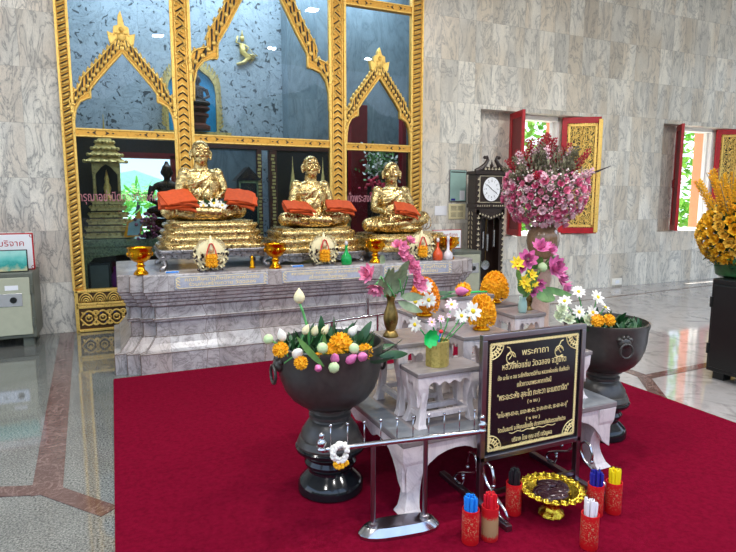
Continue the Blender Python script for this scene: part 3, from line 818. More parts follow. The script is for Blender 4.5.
# reflections in the right pane, built as red pillars and blossoms behind it
for x, w, lab in ((3.78, .3, 'broad dark red pillar built for a reflection in the right pane'), (4.62, .08, 'slim red post built for a reflection in the right pane')):
    t = thing('reflected_pillar', lab, 'pillar', (x, 8.85, 0))
    MB().box(-w/2, w/2, -.05, .1, 0, 3.1).build('shaft', M['darkred'], t, bevel=.01)
    MB().box(-w/2-.02, w/2+.02, -.07, .12, 0, .2).build('plinth', M['wood_red'], t)
t = thing('reflected_blossoms', 'white and green blossom spray built for a reflection behind the right-hand monk', 'flowers', (4.02, 8.5, 0))
MB().tube([(0, 0, 0), (.02, 0, 1.2), (-.03, 0, 2.0)], [.03, .02, .01]).build('stem', M['wood_dark'], t)
m = MB(); g = MB()
for _ in range(420):
    p = Vector((rnd.gauss(0, .14), rnd.gauss(0, .08), 2.12+rnd.gauss(0, .13)))
    (m if rnd.random() < .45 else g).petal(p, (rnd.uniform(-1, 1), rnd.uniform(-1, 1), rnd.uniform(-1, 1)), (rnd.uniform(-1, 1), -1, rnd.uniform(-1, 1)), .06, .04, .3, 2)
m.build('blossoms', M['petal_white'], t); g.build('leaves', M['green_l'], t)
t = thing('plum_flower_vase', 'dark crimson flowers low behind the right-hand monk', 'flowers', (3.85, 8.3, 1.5))
m = MB()
for _ in range(60): m.ell((rnd.gauss(0, .09), rnd.gauss(0, .05), .27+rnd.gauss(0, .08)), .028, 7, 5)
m.build('blooms', M['petal_red'], t, smooth=True)
MB().lathe([(.09, -1.5), (.09, -.3), (.05, -.1), (.07, 0), (.04, .12), (.05, .16)], 14).build('stand', M['bronze'], t, smooth=True)

# ------------------------------------------------------------------ marble altar platform
alt = thing('marble_altar', 'long grey marble altar platform with stepped mouldings', 'altar', (0, 0, 0))
prof = [(0, 0), (0, .182), (.012, .188), (.05, .190), (.06, .205), (.10, .25), (.14, .307), (.152, .312), (.152, .445), (.128, .452), (.123, .472), (.146, .480), (.146, .584), (.135, .59), (.118, .600), (.116, .628), (.103, .636), (.100, .664), (.082, .672), (.078, .70), (.064, .710), (.062, .728), (.052, .738), (.056, .878), (.062, .89)]
X0, X1, Y0, Y1 = .16, 3.60, 5.28, 6.75
def foot(s):
    L = [(X0-.21, Y1), (X0-.21, Y0+.12), (X0-.11, Y0+.12), (X0-.11, Y0+.06), (X0, Y0+.06), (X0, Y0), (X1, Y0), (X1, Y0+.06), (X1+.11, Y0+.06), (X1+.11, Y0+.12), (X1+.21, Y0+.12), (X1+.21, Y1)]
    out = []
    cx = (X0+X1)/2
    for x, y in L: out.append((x+s*(1 if x < cx else -1), y+(s if y < Y1 else 0)))
    return out
m = MB(); n = 12; v = []; f = []
for s, z in prof: v += [(x, y, z) for x, y in foot(s)]
for j in range(len(prof)-1):
    for i in range(n-1): f.append((j*n+i, j*n+i+1, (j+1)*n+i+1, (j+1)*n+i))
f.append(tuple((len(prof)-1)*n+i for i in range(n)))
f += [tuple(j*n+i for j in range(len(prof)) for i in [0])+tuple(j*n+n-1 for j in range(len(prof)-1, -1, -1))]
m.add(v, f); m.build('body', M['altar'], alt)
j_ = MB()
for s_, z_ in ((-.001, .186), (.139, .309), (.150, .446), (.122, .474), (.143, .586), (.115, .629), (.099, .667), (.077, .704), (.060, .731)):
    F_ = foot(s_)[1:-1]
    for p_, q_ in zip(F_, F_[1:]): j_.tube([(p_[0], p_[1], z_), (q_[0], q_[1], z_)], .0035, 4)
P_all = [foot(s_) for s_, z_ in prof]
for i_ in range(1, 11):
    j_.tube([(P_all[k_][i_][0], P_all[k_][i_][1], prof[k_][1]) for k_ in range(len(prof)-1)], .003, 4)
for x_ in [.72+.55*q_ for q_ in range(5)]:
    j_.tube([(x_+.02*(k_ % 3), P_all[k_][5][1], prof[k_][1]) for k_ in range(len(prof)-1)], .0022, 4)
j_.build('mortar_joints', M['joint'], alt)
pq = MB(); tx = []
for x0, x1, s in ((.48, 1.33, 'คณะศิษยานุศิษย์หลวงพ่อแช่ม\nร่วมกันสร้างถวาย วัดฉลอง'), (1.47, 2.42, 'หลวงพ่อแช่ม หลวงพ่อช่วง หลวงพ่อเกลื้อม\nสร้างถวายเป็นพุทธบูชา'), (2.56, 3.40, 'ผู้มีจิตศรัทธา ร่วมทำบุญ\nสร้างแท่นหินอ่อน')):
    b = MB().box(x0, x1, 5.323, 5.335, .752, .868).build('plaque', M['plaque'], alt, bevel=.002)
    e = MB()
    for za, zb in ((.757, .761), (.859, .863)): e.box(x0+.02, x1-.02, 5.3215, 5.323, za, zb)
    for s_ in (x0+.02, x1-.03):
        for k in range(3): e.tube([(s_+.005+.018*cos(a), 5.322, .78+.03*k+.012*sin(a)) for a in range(6)], .003, 4)
    e.build('gold_border', M['sign_gold'], b)
    text('gold_lettering', s, .045, M['sign_gold'], b, Matrix.Translation(((x0+x1)/2, 5.322, .812)), ext=.001, width=(x1-x0)*.8)

# ------------------------------------------------------------------ gold monks
def monk(label, loc, rz, s, seed, lean=0, headturn=0, knee_up=False, hands='knees', rmax=.0085):
    rr = random.Random(seed)
    t = thing('gold_monk_statue', label, 'statue', loc, rz, 'gold leaf monk statues')
    m = MB(); V = Vector
    E = [((0, .04, .12), (.19, .15, .12)), ((lean*.3, .04, .25), (.155, .12, .14)), ((lean*.7, .04, .37), (.168, .112, .13)), ((lean*.9, .045, .44), (.165, .095, .075))]
    for c, r in E: m.ell(c, r, 24, 14)
    sh = [V((q*.155+lean, .05, .462)) for q in (-1, 1)]
    for q in (0, 1): m.ell(sh[q], (.062, .06, .058), 16, 10)
    hx = lean*1.15+headturn*.01
    m.tube([(lean, .045, .46), (lean, .04, .52), (hx, .025, .60)], [.085, .068, .06], 12)
    # head, turned a little
    H_ = Matrix.Translation((hx, .012, .650)) @ Matrix.Rotation(headturn, 4, 'Z') @ Matrix.Scale(1.27, 4)
    def he(c, r, sg=14, rg=10): m.ell(c, r, sg, rg, mat=H_)
    he((0, .012, .02), (.068, .083, .083), 20, 14); he((0, -.012, -.035), (.052, .058, .056), 16, 12)
    he((0, -.05, -.068), (.025, .02, .018))                                # chin
    m.tube([(0, -.072, .022), (0, -.088, -.012), (0, -.09, -.02)], [.008, .012, .013], 8, mat=H_)   # nose
    for q in (-1, 1):
        he((q*.013, -.08, -.024), (.008, .008, .007), 8, 6)
        m.tube([(q*.010, -.072, .036), (q*.03, -.071, .041), (q*.05, -.055, .034)], .0075, 6, mat=H_)   # brow
        he((q*.029, -.066, .017), (.014, .007, .006), 10, 6)                # lid
        he((q*.036, -.052, -.012), (.018, .018, .015), 10, 8)               # cheekbone
        m.tube([(q*.069, .008, .025), (q*.078, .014, .005), (q*.071, .006, -.045)], [.011, .013, .009], 8, mat=H_)  # ear
    m.tube([(-.024, -.066, -.046), (0, -.075, -.043), (.024, -.066, -.046)], .0055, 6, mat=H_)
    m.tube([(-.019, -.067, -.056), (0, -.073, -.058), (.019, -.067, -.056)], .0055, 6, mat=H_)
    # legs crossed, feet and toes
    for q in (-1, 1):
        kz = .10; K = V((q*.325, -.09, kz))
        if knee_up and q == 1: K = V((.31, -.04, .17))
        m.tube([(q*.09, .03, .10), (q*.22, -.04, .10+(K.z-kz)*.5), tuple(K)], [.10, .095, .078], 14); m.ell(K, (.082, .078, .076), 14, 10)
        fx = -q*.12; F = V((fx, -.235-.02*q, .062+.045*(q > 0)))
        m.tube([tuple(K), tuple(K.lerp(F, .5)+V((0, -.05, -.01))), tuple(F)], [.07, .056, .042], 12)
        m.ell(F+V((-q*.045, .01, 0)), (.065, .035, .028), 12, 8)
        for k in range(5): m.ell(F+V((-q*.108, .032-.014*k, .002)), (.014, .0075, .0085), 6, 5)
    # arms and hands
    for q in (-1, 1):
        S = sh[(q+1)//2]; Eb = V((q*.213+lean*.6, .02, .275))
        Wr = V((q*.13, -.135, .235)) if hands == 'knees' else V((q*.075, -.15, .225))
        if hands == 'lap_one' and q == -1: Wr = V((-.15, -.15, .23))
        m.tube([tuple(S), tuple(S.lerp(Eb, .5)+V((q*.012, 0, 0))), tuple(Eb)], [.055, .05, .043], 12); m.ell(Eb, .043, 10, 8)
        m.tube([tuple(Eb), tuple(Eb.lerp(Wr, .5)), tuple(Wr)], [.043, .037, .027], 12)
        d = (Wr-Eb).normalized(); Pm = Wr+d*.04
        m.ell(Pm, (.04, .038, .02), 10, 8)
        for k in range(4):
            sd = V((-d.y, d.x, 0)).normalized()*(.012*(k-1.5))
            a = Pm+d*.025+sd; L = (.045, .052, .048, .038)[k]
            m.tube([tuple(a), tuple(a+d*L*.55+V((0, 0, .003))), tuple(a+d*L+V((0, 0, -.012)))], [.0085, .008, .0065], 6)
        th = Pm+V((-d.y, d.x, 0)).normalized()*(.03)*(-q)
        m.tube([tuple(Pm), tuple(th), tuple(th+d*.03)], [.011, .0095, .008], 6)
    # robe: a thick fold hanging from the left shoulder and many ridges over chest, belly and legs
    def front(x, z):
        best = .06
        for c, r in E:
            u = 1-((x-c[0])/r[0])**2-((z-c[2])/r[2])**2
            if u > 0: best = min(best, c[1]-r[1]*math.sqrt(u))
        return best
    for k in range(13):
        x0 = .165-.026*k+lean; z0 = .50-.002*k; x1 = -.15-.012*(k % 3)+lean*.4; z1 = .40-.026*k
        pts = []
        for j in range(12):
            u = j/11; x = lerp(x0, x1, u); z = lerp(z0, z1, u)-.04*sin(u*PI)
            if k > 6: x = lerp(min(x0+.1, .15), -.13, u); z = lerp(.42-.025*(k-6), z1+.02, u)-.035*sin(u*PI)
            pts.append((x, front(x, z)-.001, z))
        m.tube(pts, rmax*(.7+.6*rr.random()), 6)
    for k in range(6):
        x = .155-.018*k
        m.tube([(x+lean, front(x+lean, .50)-.002, .505), (x+lean*.7+.01, front(x, .40)-.009, .38), (x, front(x, .22)-.014, .22), (x-.005, -.12, .14)], [.011, .013, .012, .009], 6)
    m.tube([(-.06+lean, front(-.06, .50), .50), (.03+lean, front(.03, .48), .465), (.12+lean, front(.1, .5), .50)], .009, 6)
    for q in (-1, 1):
        for k in range(7):
            a = k/6; pts = []
            for j in range(8):
                u = j/7; c = V((q*(.10+.22*a), -.02-.10*a, .125)); an = lerp(-1.9, .9, u)
                rad = lerp(.125, .098, a)
                pts.append((c.x+q*.02*cos(an), c.y+sin(an)*rad*-1*0-cos(an)*rad, c.z+sin(an)*rad*.8))
            m.tube(pts, .007, 5)
    m.ell((0, -.06, .03), (.29, .15, .03), 24, 8)
    o = m.build('body', M['goldleaf'], t, smooth=True)
    r = o.modifiers.new('r', 'REMESH'); r.mode = 'VOXEL'; r.voxel_size = .0062; r.use_smooth_shade = True
    sm = o.modifiers.new('s', 'SMOOTH'); sm.factor = .5; sm.iterations = 2
    t.scale = (s, s, s)
    return t
def rrect(w, d, k=40, p=4.5):
    return [(math.copysign(abs(cos(a))**(2/p), cos(a))*w, math.copysign(abs(sin(a))**(2/p), sin(a))*d) for a in [2*PI*i/k for i in range(k)]]
def lotus_base(name, label, loc, tiers, mat):
    t = thing(name, label, 'statue base', loc, 0, 'gold statue bases')
    m = MB(); v = []; f = []; k = 56
    for w, d, z in tiers:
        for i, (x, y) in enumerate(rrect(w, d, k)):
            j = 1+.006*sin(i*2.7+z*40)
            v.append((x*j, y*j, z+.003*sin(i*1.9)))
    for j in range(len(tiers)-1):
        for i in range(k): q = (i+1) % k; f.append((j*k+i, j*k+q, (j+1)*k+q, (j+1)*k+i))
    f.append(tuple(range(k))[::-1]); f.append(tuple((len(tiers)-1)*k+i for i in range(k)))
    m.add(v, f); o = m.build('body', mat, t, smooth=True, auto=.8)
    return t
def tiers(w0, w1, z, n, d=.68):
    out = []
    for i in range(n):
        a = i/n; b = (i+1)/n; wa = lerp(w0, w1, a); z0 = z*a; z1 = z*b
        out += [(wa, wa*d, z0), (wa+.012, (wa+.012)*d, lerp(z0, z1, .35)), (wa, wa*d, lerp(z0, z1, .62)), (wa-.035, (wa-.035)*d, lerp(z0, z1, .72)), (wa-.035, (wa-.035)*d, z1)]
    return out
lotus_base('statue_base', 'tiered gold leaf base under the leftmost and tallest monk', (.90, 5.95, 1.085), tiers(.52, .42, .265, 4), M['goldbase'])
lotus_base('statue_base', 'tiered gold leaf base under the middle monk', (1.975, 5.95, 1.01), tiers(.52, .41, .25, 3), M['goldbase'])
lotus_base('statue_base', 'low rough gold base under the monk nearest the right jamb', (3.07, 5.95, .985), tiers(.56, .47, .19, 2), M['goldbase'])
monk('gold leaf monk on the highest base holding flowers in his lap', (.83, 5.90, 1.342), .02, 1.02, 1)
monk('gold leaf monk seated in the middle between two panes', (1.975, 5.90, 1.252), .0, .99, 2)
monk('gold leaf monk nearest the marble wall with head turned', (2.99, 5.92, 1.168), -.12, 1.05, 3, lean=-.03, headturn=-.35, knee_up=True, hands='lap_one')

# carved silver tables under the bases
def lowtable(name, label, loc, w, d, h, mat, apron=.06, group=None):
    t = thing(name, label, 'table', loc, 0, group)
    MB().box(-w, w, -d, d, h-.035, h).build('tabletop', mat, t, bevel=.008)
    pts = [(-w+.02, h-.035), (w-.02, h-.035), (w-.02, h-.10), (w*.75, h-.075), (w*.5, h-.095), (w*.25, h-.07), (0, h-.10), (-w*.25, h-.07), (-w*.5, h-.095), (-w*.75, h-.075), (-w+.02, h-.10)]
    MB().prism(pts, -d+.02, -d+.045).build('apron', mat, t)
    for sx in (-1, 1):
        for sy in (-1, 1):
            x, y = sx*(w-.05), sy*(d-.05)
            MB().tube([(x-sx*.01, y-sy*.01, h-.04), (x+sx*.02, y+sy*.02, h*.62), (x-sx*.015, y-sy*.015, h*.25), (x+sx*.02, y+sy*.02, .02), (x+sx*.02, y+sy*.02, 0)], [.035, .033, .02, .032, .03], 8).build('leg', mat, t, smooth=True)
    return t
lowtable('silver_low_table', 'carved silver low table beneath the tallest gold base', (.90, 5.93, .89), .53, .36, .195, M['silver'], group='silver low tables')
lowtable('silver_low_table', 'dark carved low table beneath the middle gold base', (1.975, 5.95, .89), .50, .36, .12, M['silver'], group='silver low tables')
lowtable('silver_low_table', 'dark carved low table beneath the gold base nearest the wall', (3.07, 5.95, .89), .54, .36, .095, M['silver'], group='silver low tables')

# folded robes
def robe(label, loc, rz, w, d, n, droop=.05, tilt=0):
    t = thing('folded_robe', label, 'folded cloth', loc, rz, 'orange folded robes'); t.rotation_euler = (.5, 0, rz)
    for k in range(n):
        m = MB(); v = []; f = []; nx, ny = 10, 6
        for s in (0, 1):
            for i in range(nx+1):
                for j in range(ny+1):
                    x = (i/nx-.5)*w*(1-.05*k); y = (j/ny-.5)*d*(1-.04*k)
                    z = .021*k+s*.016-droop*(abs(i/nx-.5)*2)**2*(1+.4*(k == 0))-.1*droop*(1-j/ny)+.004*sin(i*1.7)+tilt*x+.006*k*(i/nx-.5)
                    v.append((x+rnd.uniform(-.002, .002), y, z))
        N = (nx+1)*(ny+1)
        for i in range(nx):
            for j in range(ny):
                a = i*(ny+1)+j; f += [(a, a+1, a+ny+2, a+ny+1), (N+a, N+a+ny+1, N+a+ny+2, N+a+1)]
        for i in range(nx):
            for j in (0, ny): a = i*(ny+1)+j; b = a+ny+1; f.append((a, b, N+b, N+a))
        for j in range(ny):
            for i in (0, nx): a = i*(ny+1)+j; b = a+1; f.append((a, b, N+b, N+a))
        m.add(v, f); fo_ = m.build('fold', M['orange'] if k % 2 else M['orange2'], t, smooth=True, auto=.7); fo_.rotation_euler = (0, 0, (-.16, .1, -.05, .18, 0)[k]); fo_.location.x = (.0, .014, -.012, .006, 0)[k]
    return t
robe('stack of orange folded robes on the tallest monk, nearer the left pane', (.565, 5.70, 1.525), .12, .34, .27, 4, .012)
robe('orange folded robe on the tallest monk over the knee toward the middle monk', (1.17, 5.72, 1.555), -.25, .30, .25, 3, .015, -.16)
robe('orange folded robe on the middle monk over the knee nearer the door post', (1.76, 5.70, 1.455), .1, .32, .18, 3, .012, -.10)
robe('orange folded robe on the middle monk over the knee toward the right pane', (2.22, 5.70, 1.465), -.12, .31, .18, 3, .012, -.08)
robe('orange folded robe lying in the lap of the turned monk', (3.0, 5.66, 1.43), -.2, .27, .2, 3, .015, -.22)
# ------------------------------------------------------------------ things standing on the altar
def P_(name, label=None): return Proto(thing(name, None, None))
ph = Proto(thing('offering_bowl', None, 'bowl', group='gold pedestal bowls along the altar front'))
m = MB(); m.lathe([(.062, 0), (.064, .012), (.05, .03), (.034, .045), (.03, .07), (.042, .078), (.03, .09), (.028, .105), (.045, .115)], 28); m.build('foot', M['phan'], ph.o, smooth=True, auto=.7)
m = MB(); m.lathe([(.045, .112), (.078, .135), (.098, .17), (.102, .20), (.106, .232), (.112, .24), (.108, .244), (.10, .236), (.092, .17), (.06, .135), (.001, .13)], 32, wob=lambda a, j: 1+(.018*sin(a*12) if 0 < j < 5 else 0))
for k in range(8):
    a = k*PI/4; m.ell((.098*cos(a), .098*sin(a), .185), (.016, .016, .022), 8, 6)
m.build('bowl', M['phan'], ph.o, smooth=True, auto=.8)
ph.kids = [x for x in bpy.data.objects if x.parent == ph.o]
for x, y, l in ((.205, 5.44, 'gold pedestal bowl at the altar corner by the left pane'), (1.425, 5.40, 'gold pedestal bowl between the first and middle monks'), (2.53, 5.47, 'gold pedestal bowl between the middle and turned monks'), (3.47, 5.50, 'gold pedestal bowl behind the orange and white bottles')):
    o = ph.get(l); o.location = (x, y, .89)
# round leafy fans with garlands
fan = Proto(thing('round_fan', None, 'fan', group='round cream fans along the altar front'))
m = MB(); m.lathe([(.001, -.014), (.12, -.012), (.135, 0), (.12, .012), (.001, .014)], 32, mat=Matrix.Translation((0, 0, .165)) @ Matrix.Rotation(PI/2, 4, 'X'))
m.build('disc', M['cream'], fan.o, smooth=True)
m = MB(); dd = MB()
for k in range(64):
    a = k/64*2*PI; r = .135+.008*(k % 2); c = Vector((r*cos(a), -.012, .165+r*sin(a)))
    if abs(a-PI/2) < .25: continue
    (dd if (k % 3 == 0 and sin(a) < .3) else m).petal(c, (cos(a)*.7+.5*sin(k*2.3), -.25, sin(a)*.7+.4*cos(k*1.7)), (0, -1, 0), .026, .03, .3, 3)
for k in range(70):
    a = rnd.uniform(PI*.95, PI*2.05); r = rnd.uniform(.05, .14)
    (m if k % 2 else dd).petal((r*cos(a), -.02, .165+r*sin(a)), (rnd.uniform(-1, 1), -.2, rnd.uniform(-1, 1)), (0, -1, 0), .035, .018, .3, 2)
m.build('leaf_rim', M['cream'], fan.o); dd.build('dark_leaves', M['wood_dark'], fan.o)
MB().lathe([(.03, 0), (.034, .03), (.028, .06), (.02, .1), (.004, .15)], 14, (0, -.02, .19)).build('pointed_tip', M['cream'], fan.o, smooth=True)
m = MB(); m.box(-.10, .10, -.035, .035, 0, .012); m.tube([(0, 0, .01), (0, 0, .06)], .012)
for k in range(24): m.petal((rnd.uniform(-.12, .12), -.03, .012), (rnd.uniform(-1, 1), -.4, .2), (0, 0, 1), .05, .018, .2, 2)
m.build('stand', M['silver'], fan.o)
fan.kids = [x for x in bpy.data.objects if x.parent == fan.o]
gar = Proto(thing('marigold_garland', None, 'garland', group='marigold garlands hung on the fans'))
def pompom(m, c, r, n, L, W, sq=(1, 1, 1), lo=-1.0):
    c = Vector(c)
    for i in range(n):
        u = 1-2*(i+.5)/n; a = i*2.39996
        if u < lo: continue
        s = math.sqrt(max(0, 1-u*u)); d = Vector((s*cos(a), s*sin(a), u))
        p = Vector((d.x*sq[0], d.y*sq[1], d.z*sq[2]))*r
        t = d.orthogonal(); t.rotate(Quaternion(d, i*1.7))
        m.petal(c+p*.82, (d*.8+t*.7), d, L, W, .5, 2)
    m.ell(c, (r*.84*sq[0], r*.84*sq[1], r*.84*sq[2]), 10, 7)
m = MB()
for z in (0, -.036, -.07):
    for x in (-.028, .0, .028): pompom(m, (x, 0, z), .024, 30, .016, .012)
m.build('marigold_cluster', M['marigold'], gar.o)
m = MB()
for s in (-1, 1): m.tube([(s*.045, 0, .0), (s*.038, -.004, .05), (s*.014, 0, .115), (0, .01, .12)], .011, 6, flat=.5)
m.build('ribbon', M['ribbon'], gar.o)
gar.kids = [x for x in bpy.data.objects if x.parent == gar.o]
for x, y, l in ((.81, 5.385, 'in front of the tallest monk'), (1.93, 5.43, 'in front of the middle monk'), (3.06, 5.43, 'in front of the turned monk')):
    o = fan.get('round cream and black leafy fan standing '+l); o.location = (x, y, .89)
    o = gar.get('orange marigold garland with red ribbons on the fan '+l); o.location = (x, y-.052, .89+.145)
def bottle(label, x, y, mat, prof, cap, capz):
    t = thing('bottle', label, 'bottle', (x, y, .89), 0)
    MB().lathe(prof, 20).build('body', mat, t, smooth=True, auto=.9)
    MB().ell((0, 0, capz), (.018, .018, .026), 12, 8).build('stopper', cap, t, smooth=True)
bp = [(.045, 0), (.055, .01), (.056, .06), (.05, .09), (.022, .125), (.014, .15), (.014, .2)]
bottle('green long-necked bottle between the middle and turned fans', 2.18, 5.42, M['bottle_green'], bp, M['bottle_white'], .222)
bottle('orange long-necked bottle at the right end of the altar', 3.27, 5.415, M['bottle_orange'], bp, M['bottle_white'], .222)
bottle('white spotted porcelain bottle beside the orange one', 3.40, 5.41, M['bottle_white'], [(.04, 0), (.052, .012), (.055, .05), (.04, .085), (.016, .11), (.013, .22), (.02, .23)], M['bottle_white'], .24)
for x, l in ((.47, 'small blue and white packet under the silver table'), (1.66, 'small pale packet beside the middle fan')):
    t = thing('packet', l, 'packet', (x, 5.45, .89)); m = MB(); m.box(-.06, .06, -.03, .03, 0, .014); m.build('wrapper', M['paper'], t, bevel=.004); MB().box(-.055, .055, -.032, -.018, .004, .016).build('blue_label', M['candle_blue'], t)
t = thing('small_gold_figure', 'tiny gold figure under the silver table by the second bowl', 'figurine', (1.22, 5.50, .89)); MB().lathe([(.028, 0), (.03, .015), (.02, .03), (.024, .06), (.012, .08), (.016, .1), (.004, .13)], 14).build('body', M['phan'], t, smooth=True)

# ------------------------------------------------------------------ flower prototypes
def bloom(m, rings, c=(0, 0, 0), tip=0, jit=.15):
    for r, (n, L, Wd, el, cup) in enumerate(rings):
        for i in range(n):
            a = 2*PI*(i+.5*(r % 2))/n+rnd.uniform(-jit, jit); e = el+rnd.uniform(-jit, jit)*.6
            m.petal(Vector(c)+Vector((cos(a)*.004, sin(a)*.004, .002*r)), (cos(a)*cos(e), sin(a)*cos(e), sin(e)), (0, 0, 1), L, Wd, cup, 3, tip)
def flower(name, cat, group, mat, rings, center=None, cr=.01, cz=.006, tip=0, extra=None):
    o = thing(name, None, cat, group=group)
    m = MB(); bloom(m, rings, tip=tip); m.build('petals', mat, o, smooth=True)
    if center: MB().ell((0, 0, cz), (cr, cr, cr*.6), 10, 6).build('flower_centre', center, o, smooth=True)
    if extra: extra(o)
    p = Proto(o); return p
ROSE = [(6, .052, .052, .15, .55), (5, .044, .046, .65, .5), (5, .036, .036, 1.05, .35), (3, .03, .025, 1.35, .2)]
DAISY = [(9, .048, .021, .12, -.12), (7, .044, .02, .3, -.05)]
LOTUS = [(8, .07, .04, .2, .35), (7, .062, .036, .65, .45), (5, .045, .03, 1.0, .4)]
D3 = [(6, .03, .02, .2, .2)]
def attach(child, parent):
    child.parent = parent; child.matrix_parent_inverse = parent.matrix_basis.inverted(); return child
def put(p, loc, d, s, label, group=None, roll=None):
    o = p.get(label, group); orient(o, loc, d, rnd.uniform(0, 6) if roll is None else roll, s); return o

# ------------------------------------------------------------------ big pink bouquet on its pedestal
BX, BY = 4.38, 5.0
t = thing('marble_pedestal', 'pinkish marble pedestal with flared top under the brown vase', 'pedestal', (BX, BY, 0))
MB().lathe([(.2, 0), (.2, .05), (.14, .08), (.105, .14), (.10, .62), (.115, .68), (.11, .72), (.16, .80), (.235, .86), (.245, .90), (.2, .905)], 36).build('body', M['pedestal'], t, smooth=True, auto=.8)
t = thing('brown_marble_vase', 'large round brown marble vase carrying the pink bouquet', 'vase', (BX, BY, .905)); t.scale = (.86, .86, 1.0)
MB().lathe([(.12, 0), (.14, .03), (.19, .11), (.21, .20), (.195, .29), (.14, .35), (.095, .385), (.09, .42), (.13, .45), (.12, .45), (.08, .42), (.08, .38)], 40).build('body', M['vase_marble'], t, smooth=True, auto=1)
MB().ell((.04, -.185, .30), (.02, .012, .028), 8, 6).build('pale_inlay', M['paper'], t, smooth=True)
cen = Vector((BX, BY, 1.68))
view = Vector((-BX, -BY, 0)).normalized()
roses = [flower('rose', 'flower', 'roses in the tall pink bouquet', M[k], ROSE) for k in ('petal_pink', 'petal_lpink', 'petal_rose')]
labs = ['pink artificial rose in the tall bouquet on the brown vase', 'pale pink artificial rose in the tall bouquet on the brown vase', 'deep pink artificial rose in the tall bouquet on the brown vase']
k = 0
for i in range(270):
    u = 1-2*(i+.5)/270; a = i*2.39996
    if u > .38 or u < -.95: continue
    d = Vector((math.sqrt(1-u*u)*cos(a), math.sqrt(1-u*u)*sin(a), u))
    if d.dot(view) < -.35: continue
    r = .42+rnd.uniform(-.04, .03)
    put(roses[k % 3], cen+Vector((d.x*r, d.y*r, d.z*r*.95-.02)), d+Vector((0, 0, .15)), rnd.uniform(.65, 1.1), labs[k % 3]); k += 1
# airy sprays
def spray(name, mat, blobmat, n, L, seed, wid=.045, bs=1.0):
    rr = random.Random(seed); o = thing(name, None, 'flower spray', group='flower sprays rising from the pink bouquet')
    MB().tube([(0, 0, 0), (.01, 0, L*.5), (.03, .01, L)], [.005, .004, .002], 5).build('stem', mat, o)
    m = MB()
    for i in range(n):
        z = L*(.35+.65*i/n); a = i*2.4; r = wid*(1-.6*i/n)
        m.tube([(0, 0, z-.02), (r*cos(a), r*sin(a), z)], .0015, 3)
        c = (r*cos(a)+.02*z, r*sin(a), z)
        for q in range(4): m.petal(c, (cos(a+q*1.6), sin(a+q*1.6), .6), (0, 0, 1), .026*bs, .018*bs, .4, 2)
    m.build('blossoms', blobmat, o); return Proto(o)
sprs = [(spray('flower_spray', M['dusty'], M['petal_red'], 34, .5, 1), 'red blossom spray rising from the pink bouquet'),
        (spray('flower_spray', M['dusty'], M['dusty'], 38, .44, 2), 'dusty green brown filler spray in the pink bouquet'),
        (spray('flower_spray', M['dusty'], M['petal_lpink'], 26, .42, 3), 'pale pink blossom spray rising from the pink bouquet')]
for i in range(70):
    a = rnd.uniform(0, 2*PI); el = rnd.uniform(.12, 1.45)
    d = Vector((cos(a)*cos(el), sin(a)*cos(el), sin(el)))
    if d.dot(view) < -.45: continue
    p, l = sprs[[0, 1, 2, 2, 1][i % 5]]
    put(p, cen+d*.1+Vector((0, 0, -.05)), d+Vector((0, 0, .25)), rnd.uniform(.85, 1.12), l)
for dx, dz, s in ((0, 1, 1.12), (.12, 1, 1.02), (-.25, 1, .9), (-.5, 1, .85), (.35, 1, .95), (.6, .8, .95), (.05, 1, 1.0)):
    put(sprs[0][0], cen+Vector((dx*.2, -dx*.2, 0)), (dx*.8, -dx*.4, dz), s*1.06, sprs[0][1])
t = thing('feather_leaf', 'dark curved twig sticking out of the pink bouquet toward the gilt shutter', 'twig', (0, 0, 0))
MB().tube([(4.75, 4.93, 1.82), (4.95, 4.85, 1.86), (5.13, 4.8, 1.93)], [.008, .014, .003], 6).build('twig', M['wood_dark'], t)
fl = thing('leafy_filler', 'dusty green leaves packed inside the pink bouquet', 'foliage'); fl['kind'] = 'stuff'
m = MB()
for i in range(1500):
    d = Vector((rnd.gauss(0, 1), rnd.gauss(0, 1), rnd.gauss(0, 1))).normalized(); r = rnd.uniform(.22, .43)
    m.petal(cen+Vector((d.x*r, d.y*r, d.z*r*.95)), d+Vector((rnd.uniform(-1, 1), rnd.uniform(-1, 1), rnd.uniform(-1, 1))), (0, 0, 1), .07, .03, .3, 2)
m.tube([(BX, BY, 1.3), (BX, BY, 1.6)], .06, 8); m.ell(cen, (.24, .24, .22), 20, 12); m.build('leaves', M['dusty'], fl)

fl = thing('tiny_blossoms', 'cloud of tiny pale blossoms between the roses of the pink bouquet', 'blossoms'); fl['kind'] = 'stuff'
for mt in ('petal_lpink', 'petal_white', 'petal_pink'):
    m = MB()
    for i in range(1000):
        d = Vector((rnd.gauss(0, 1), rnd.gauss(0, 1), rnd.gauss(0, 1))).normalized(); r = rnd.uniform(.36, .46)
        if d.z > .45: continue
        m.petal(cen+Vector((d.x*r, d.y*r, d.z*r*.95)), d*.5+Vector((rnd.uniform(-1, 1), rnd.uniform(-1, 1), rnd.uniform(-1, 1))), d, .028, .02, .4, 2)
    m.build('petals', M[mt], fl)

